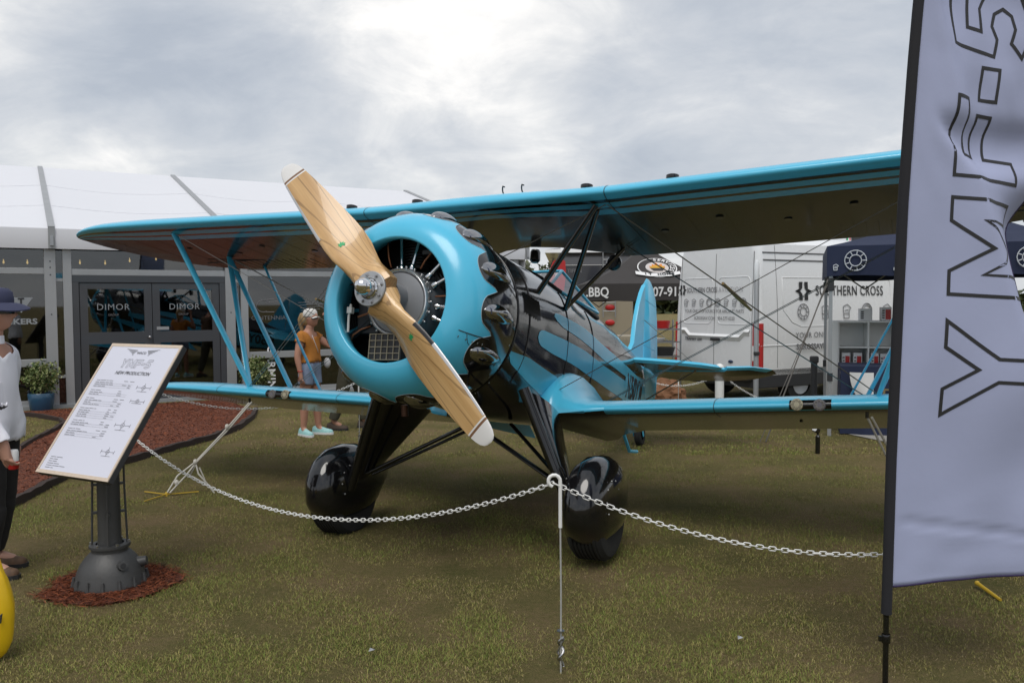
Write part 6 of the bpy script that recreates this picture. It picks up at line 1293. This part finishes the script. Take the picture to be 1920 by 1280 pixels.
MB().lathe([(.052, 1.455), (.066, 1.46), (.064, 1.51), (.050, 1.515)], 18, c=(.012, 0, 0)).build('collar', SHIRT, mp, 60)
for s_ in 'LR': shoe(mp, J['an' + s_], J['to' + s_], BROWNSHOE, INK)
MB().lathe([(.072, 1.60), (.09, 1.63), (.088, 1.72), (.06, 1.76)], 20, c=(.0, 0, 0)).build('hair', mat('grey_hair', (.06, .05, .045), .7), mp, 60)
b = MB()
def brim(u_, v_):
    a = 2 * math.pi * u_; r = .098 + .085 * v_; dz = -.030 * v_ * (1 - .5 * math.cos(a)) - .028 * v_ * v_ * max(0, math.cos(a)); return (.04 + (r + .012) * math.cos(a), r * .95 * math.sin(a), 1.712 + dz + .010 * math.sin(2 * a) * v_)
b.grid(brim, 36, 5); b.grid(lambda u_, v_: (lambda p: (p[0], p[1], p[2] + .006))(brim(u_, v_)), 36, 5); b.lathe([(.104, 1.70), (.106, 1.74), (.098, 1.785), (.075, 1.808), (.03, 1.815), (0, 1.815)], 28, c=(.035, 0, 0)); b.build('hat', HATM, mp, 60)
b = MB(); b.grid(lambda u_, v_: (.045 + (.104 + .012 * (1 - abs(2 * u_ - 1))) * math.cos(R_(-62 + 124 * u_)), .094 * math.sin(R_(-62 + 124 * u_)), 1.648 + .034 * v_), 20, 3)
for s_ in (1, -1): b.tube([(.085, s_ * .082, 1.675), (.0, s_ * .084, 1.672)], .004, 5)
b.build('sunglasses', BLACKP, mp, 60)
b = MB(); b.tube([(.155 + .0, -.165, 1.10), (.165, -.14, 1.085), (.157, -.115, 1.10)], .005, 6); b.box((.115, -.14, 1.16), (.012, .13, .13)); b.build('shirt_pocket', SHIRT, mp, 0)
can = empty('drink_can', MANP + Vector((.225, -.182, .70)), 0, 'red and white drink can held in the hand of the person in white', 'can'); MB().lathe([(0, 0), (.026, 0), (.031, .01), (.031, .05)], 18).build('can_body', REDM, can); MB().lathe([(.031, .05), (.031, .105), (.026, .118), (0, .118)], 18).build('can_top', LETW, can)
# --- yellow bag
bm = bmesh.new(); bmesh.ops.create_uvsphere(bm, u_segments=28, v_segments=20, radius=1)
for v_ in bm.verts:
    d = v_.co.copy(); z_ = d.z; w_ = 1.0 if z_ < 0 else 1 - .35 * z_; v_.co = Vector((math.copysign(abs(d.x) ** .5, d.x) * .160 * w_, math.copysign(abs(d.y) ** .9, d.y) * .07 * w_, .27 + math.copysign(abs(z_) ** .75, z_) * .27)) * (1 + .05 * mnoise.noise(d * 3))
me = bpy.data.meshes.new('bag'); bm.to_mesh(me); bm.free(); me.materials.append(YELBAG); me.polygons.foreach_set('use_smooth', [True] * len(me.polygons)); bag = empty('bag', (-2.556, 3.98, 0), .15, 'bright yellow carrier bag standing at the left edge of the grass', 'bag'); link('bag_body', me, bag)
MB().tube([(-.08, 0, .50), (-.06, 0, .60), (0, 0, .64), (.06, 0, .60), (.08, 0, .50)], .010, 6).build('handle', YELBAG, bag); MB().tube([(.118, -.085, .23), (.135, -.07, .25), (.13, -.078, .21)], .006, 5).build('print_mark', INK, bag)
# --- woman behind the left wing (faces right, hand to face)
hl = hand_chains((.17, .16, 1.47), (.05, -.25, .97), (-1, 0, 0.1), .165, 1.1, -1); hr = hand_chains((.02, -.22, .80), (.12, .02, -1), (0, 1, 0), .165, .5, -1)
J = dict(pel=(0, 0, .88), sp=(.0, 0, 1.04), ch=(-.01, 0, 1.22), nb=(.0, 0, 1.345), nk=(.01, 0, 1.395), hd=(.025, 0, 1.44), shL=(-.01, .16, 1.275), shR=(-.01, -.16, 1.275), elL=(.17, .25, 1.13), elR=(-.03, -.22, 1.03), wrL=(.175, .17, 1.385), wrR=(.01, -.22, .83), tipL=(.18, .12, 1.56), tipR=(.03, -.22, .65),
         hpL=(0, .08, .82), hpR=(0, -.08, .82), knL=(.03, .09, .46), knR=(-.02, -.09, .46), anL=(.05, .10, .085), anR=(-.04, -.10, .085), toL=(.16, .12, .035), toR=(.06, -.14, .035))
wo, Nn, En = person((-2.62, 10.95, 0), R_(-22), 'person in orange top, denim shorts and white cap behind the left-hand wing struts', J, SKIN2, .98, hl, hr, (.035, 0, 1.51), .97, 0, R_(-6))
garment(wo, 'orange_top', J, {'torso': (.12, 1), 'clav': (.0, 1), 'arm': (0, .30), 'neck': (0, .35, lambda co: abs(co.y) > .05)}, lambda co, k_, t_: .012 + (.012 if k_ == 'arm' else 0) + (.012 * max(0, (1.08 - co.z) / .2) if k_ == 'torso' else 0) + fold(co, 5), ORANGE)
garment(wo, 'denim_shorts', J, {'torso': (0, .26), 'thigh': (0, .46)}, lambda co, k_, t_: .010 + (.014 * t_ if k_ == 'thigh' else 0) + .5 * fold(co, 7), DENIM)
for s_ in 'LR': shoe(wo, J['an' + s_], J['to' + s_], TEAL, LETW)
b = MB(); b.lathe([(.088, 1.535), (.094, 1.56), (.088, 1.60), (.065, 1.628), (.03, 1.64), (0, 1.64)], 24, c=(.02, 0, 0)); b.grid(lambda u_, v_: (.085 + .085 * v_ * (1 - (2 * u_ - 1) ** 2 * .6), (.075 + .008 * v_) * (2 * u_ - 1), 1.545 - .012 * v_ - .02 * (2 * u_ - 1) ** 2), 12, 4); b.build('cap', CAPW, wo, 60)
b = MB(); b.tube([(-.06, 0, 1.56), (-.10, 0, 1.555), (-.125, 0, 1.50), (-.125, .01, 1.42), (-.11, .01, 1.35), (-.10, .0, 1.28)], [.03, .036, .042, .036, .026, .008], 12); b.ball((-.03, 0, 1.50), .088, 16, (.95, .92, 1.05)); b.build('hair', HAIR, wo, 60)
b = MB(); b.lathe([(.033, -.006), (.036, 0), (.033, .006)], 14, c=(.012, -.22, .845)); b.build('bracelet', REDM, wo)
b = MB(); b.grid(lambda u_, v_: (.035 + .104 * math.cos(R_(-58 + 116 * u_)), .088 * math.sin(R_(-58 + 116 * u_)), 1.505 + .028 * v_), 16, 2); b.build('sunglasses', BLACKP, wo, 60)
b = MB(); b.tube([(.10, -.08, 1.30), (.13, .0, 1.10), (.06, .12, .98)], .004, 5); b.ball((.16, .16, .93), .07, 12, (.7, .5, 1)); b.build('clear_pouch', mat('clear_plastic', (.45, .45, .46), .3), wo, 180)
# --- third person, almost hidden behind the cowl
hr = hand_chains((.02, -.25, .83), (.1, 0, -1), (0, 1, 0), .18, .5, -1); hl = hand_chains((.02, .25, .83), (.1, 0, -1), (0, -1, 0), .18, .5, 1)
J = dict(pel=(0, 0, .95), sp=(.0, 0, 1.13), ch=(-.01, 0, 1.32), nb=(0, 0, 1.45), nk=(.01, 0, 1.50), hd=(.02, 0, 1.55), shL=(0, .19, 1.38), shR=(0, -.19, 1.38), elL=(-.02, .25, 1.10), elR=(-.02, -.25, 1.10), wrL=(.02, .25, .87), wrR=(.02, -.25, .87), tipL=(.04, .25, .68), tipR=(.04, -.25, .68), hpL=(0, .09, .90), hpR=(0, -.09, .90), knL=(.14, .10, .50), knR=(-.10, -.10, .50), anL=(.17, .11, .09), anR=(-.22, -.11, .12), toL=(.30, .12, .04), toR=(-.10, -.12, .05))
pe, Nn, En = person((-2.20, 11.45, 0), R_(5), 'person in camouflage trousers and brown boots mostly hidden behind the cowl', J, SKIN2, 1.03, hl, hr, (.03, 0, 1.62))
garment(pe, 'brown_shirt', J, {'torso': (.0, 1), 'clav': (0, 1), 'arm': (0, .55), 'neck': (0, .4)}, lambda co, k_, t_: .016 + fold(co, 2), mat('brown_cloth', (.10, .06, .035), .9))
garment(pe, 'camouflage_trousers', J, {'torso': (0, .2), 'thigh': (0, 1), 'shin': (0, .94)}, lambda co, k_, t_: .024 + fold(co, 4), CAMO)
for s_ in 'LR': shoe(pe, J['an' + s_], J['to' + s_], mat('brown_boot', (.06, .038, .025), .7), INK)
MB().lathe([(.09, 1.60), (.088, 1.68), (.06, 1.735), (0, 1.75)], 20, c=(.01, 0, 0)).build('hair', mat('dark_hair', (.02, .015, .01), .6), pe, 60)

# scraps on the grass
for i, (a, c, lab) in enumerate(((697, 1219, 'small pale paper scrap in the foreground grass below the left wheel'), (1131, 808, 'small white paper scrap in the grass under the right-hand wing'), (1388, 1196, 'small pale paper scrap in the grass right of the front post'))):
    q = gnd(a, c, .03); b = MB(); b.add([(-.014, -.01, 0), (.012, -.012, .008), (.016, .010, .002), (-.010, .012, .010), (0, 0, .012)], [(0, 1, 4), (1, 2, 4), (2, 3, 4), (3, 0, 4)]); o = b.build('paper_scrap', ALUD, None, 0); o.location = q; tagp(o, lab, 'litter', 'paper scraps on the grass')
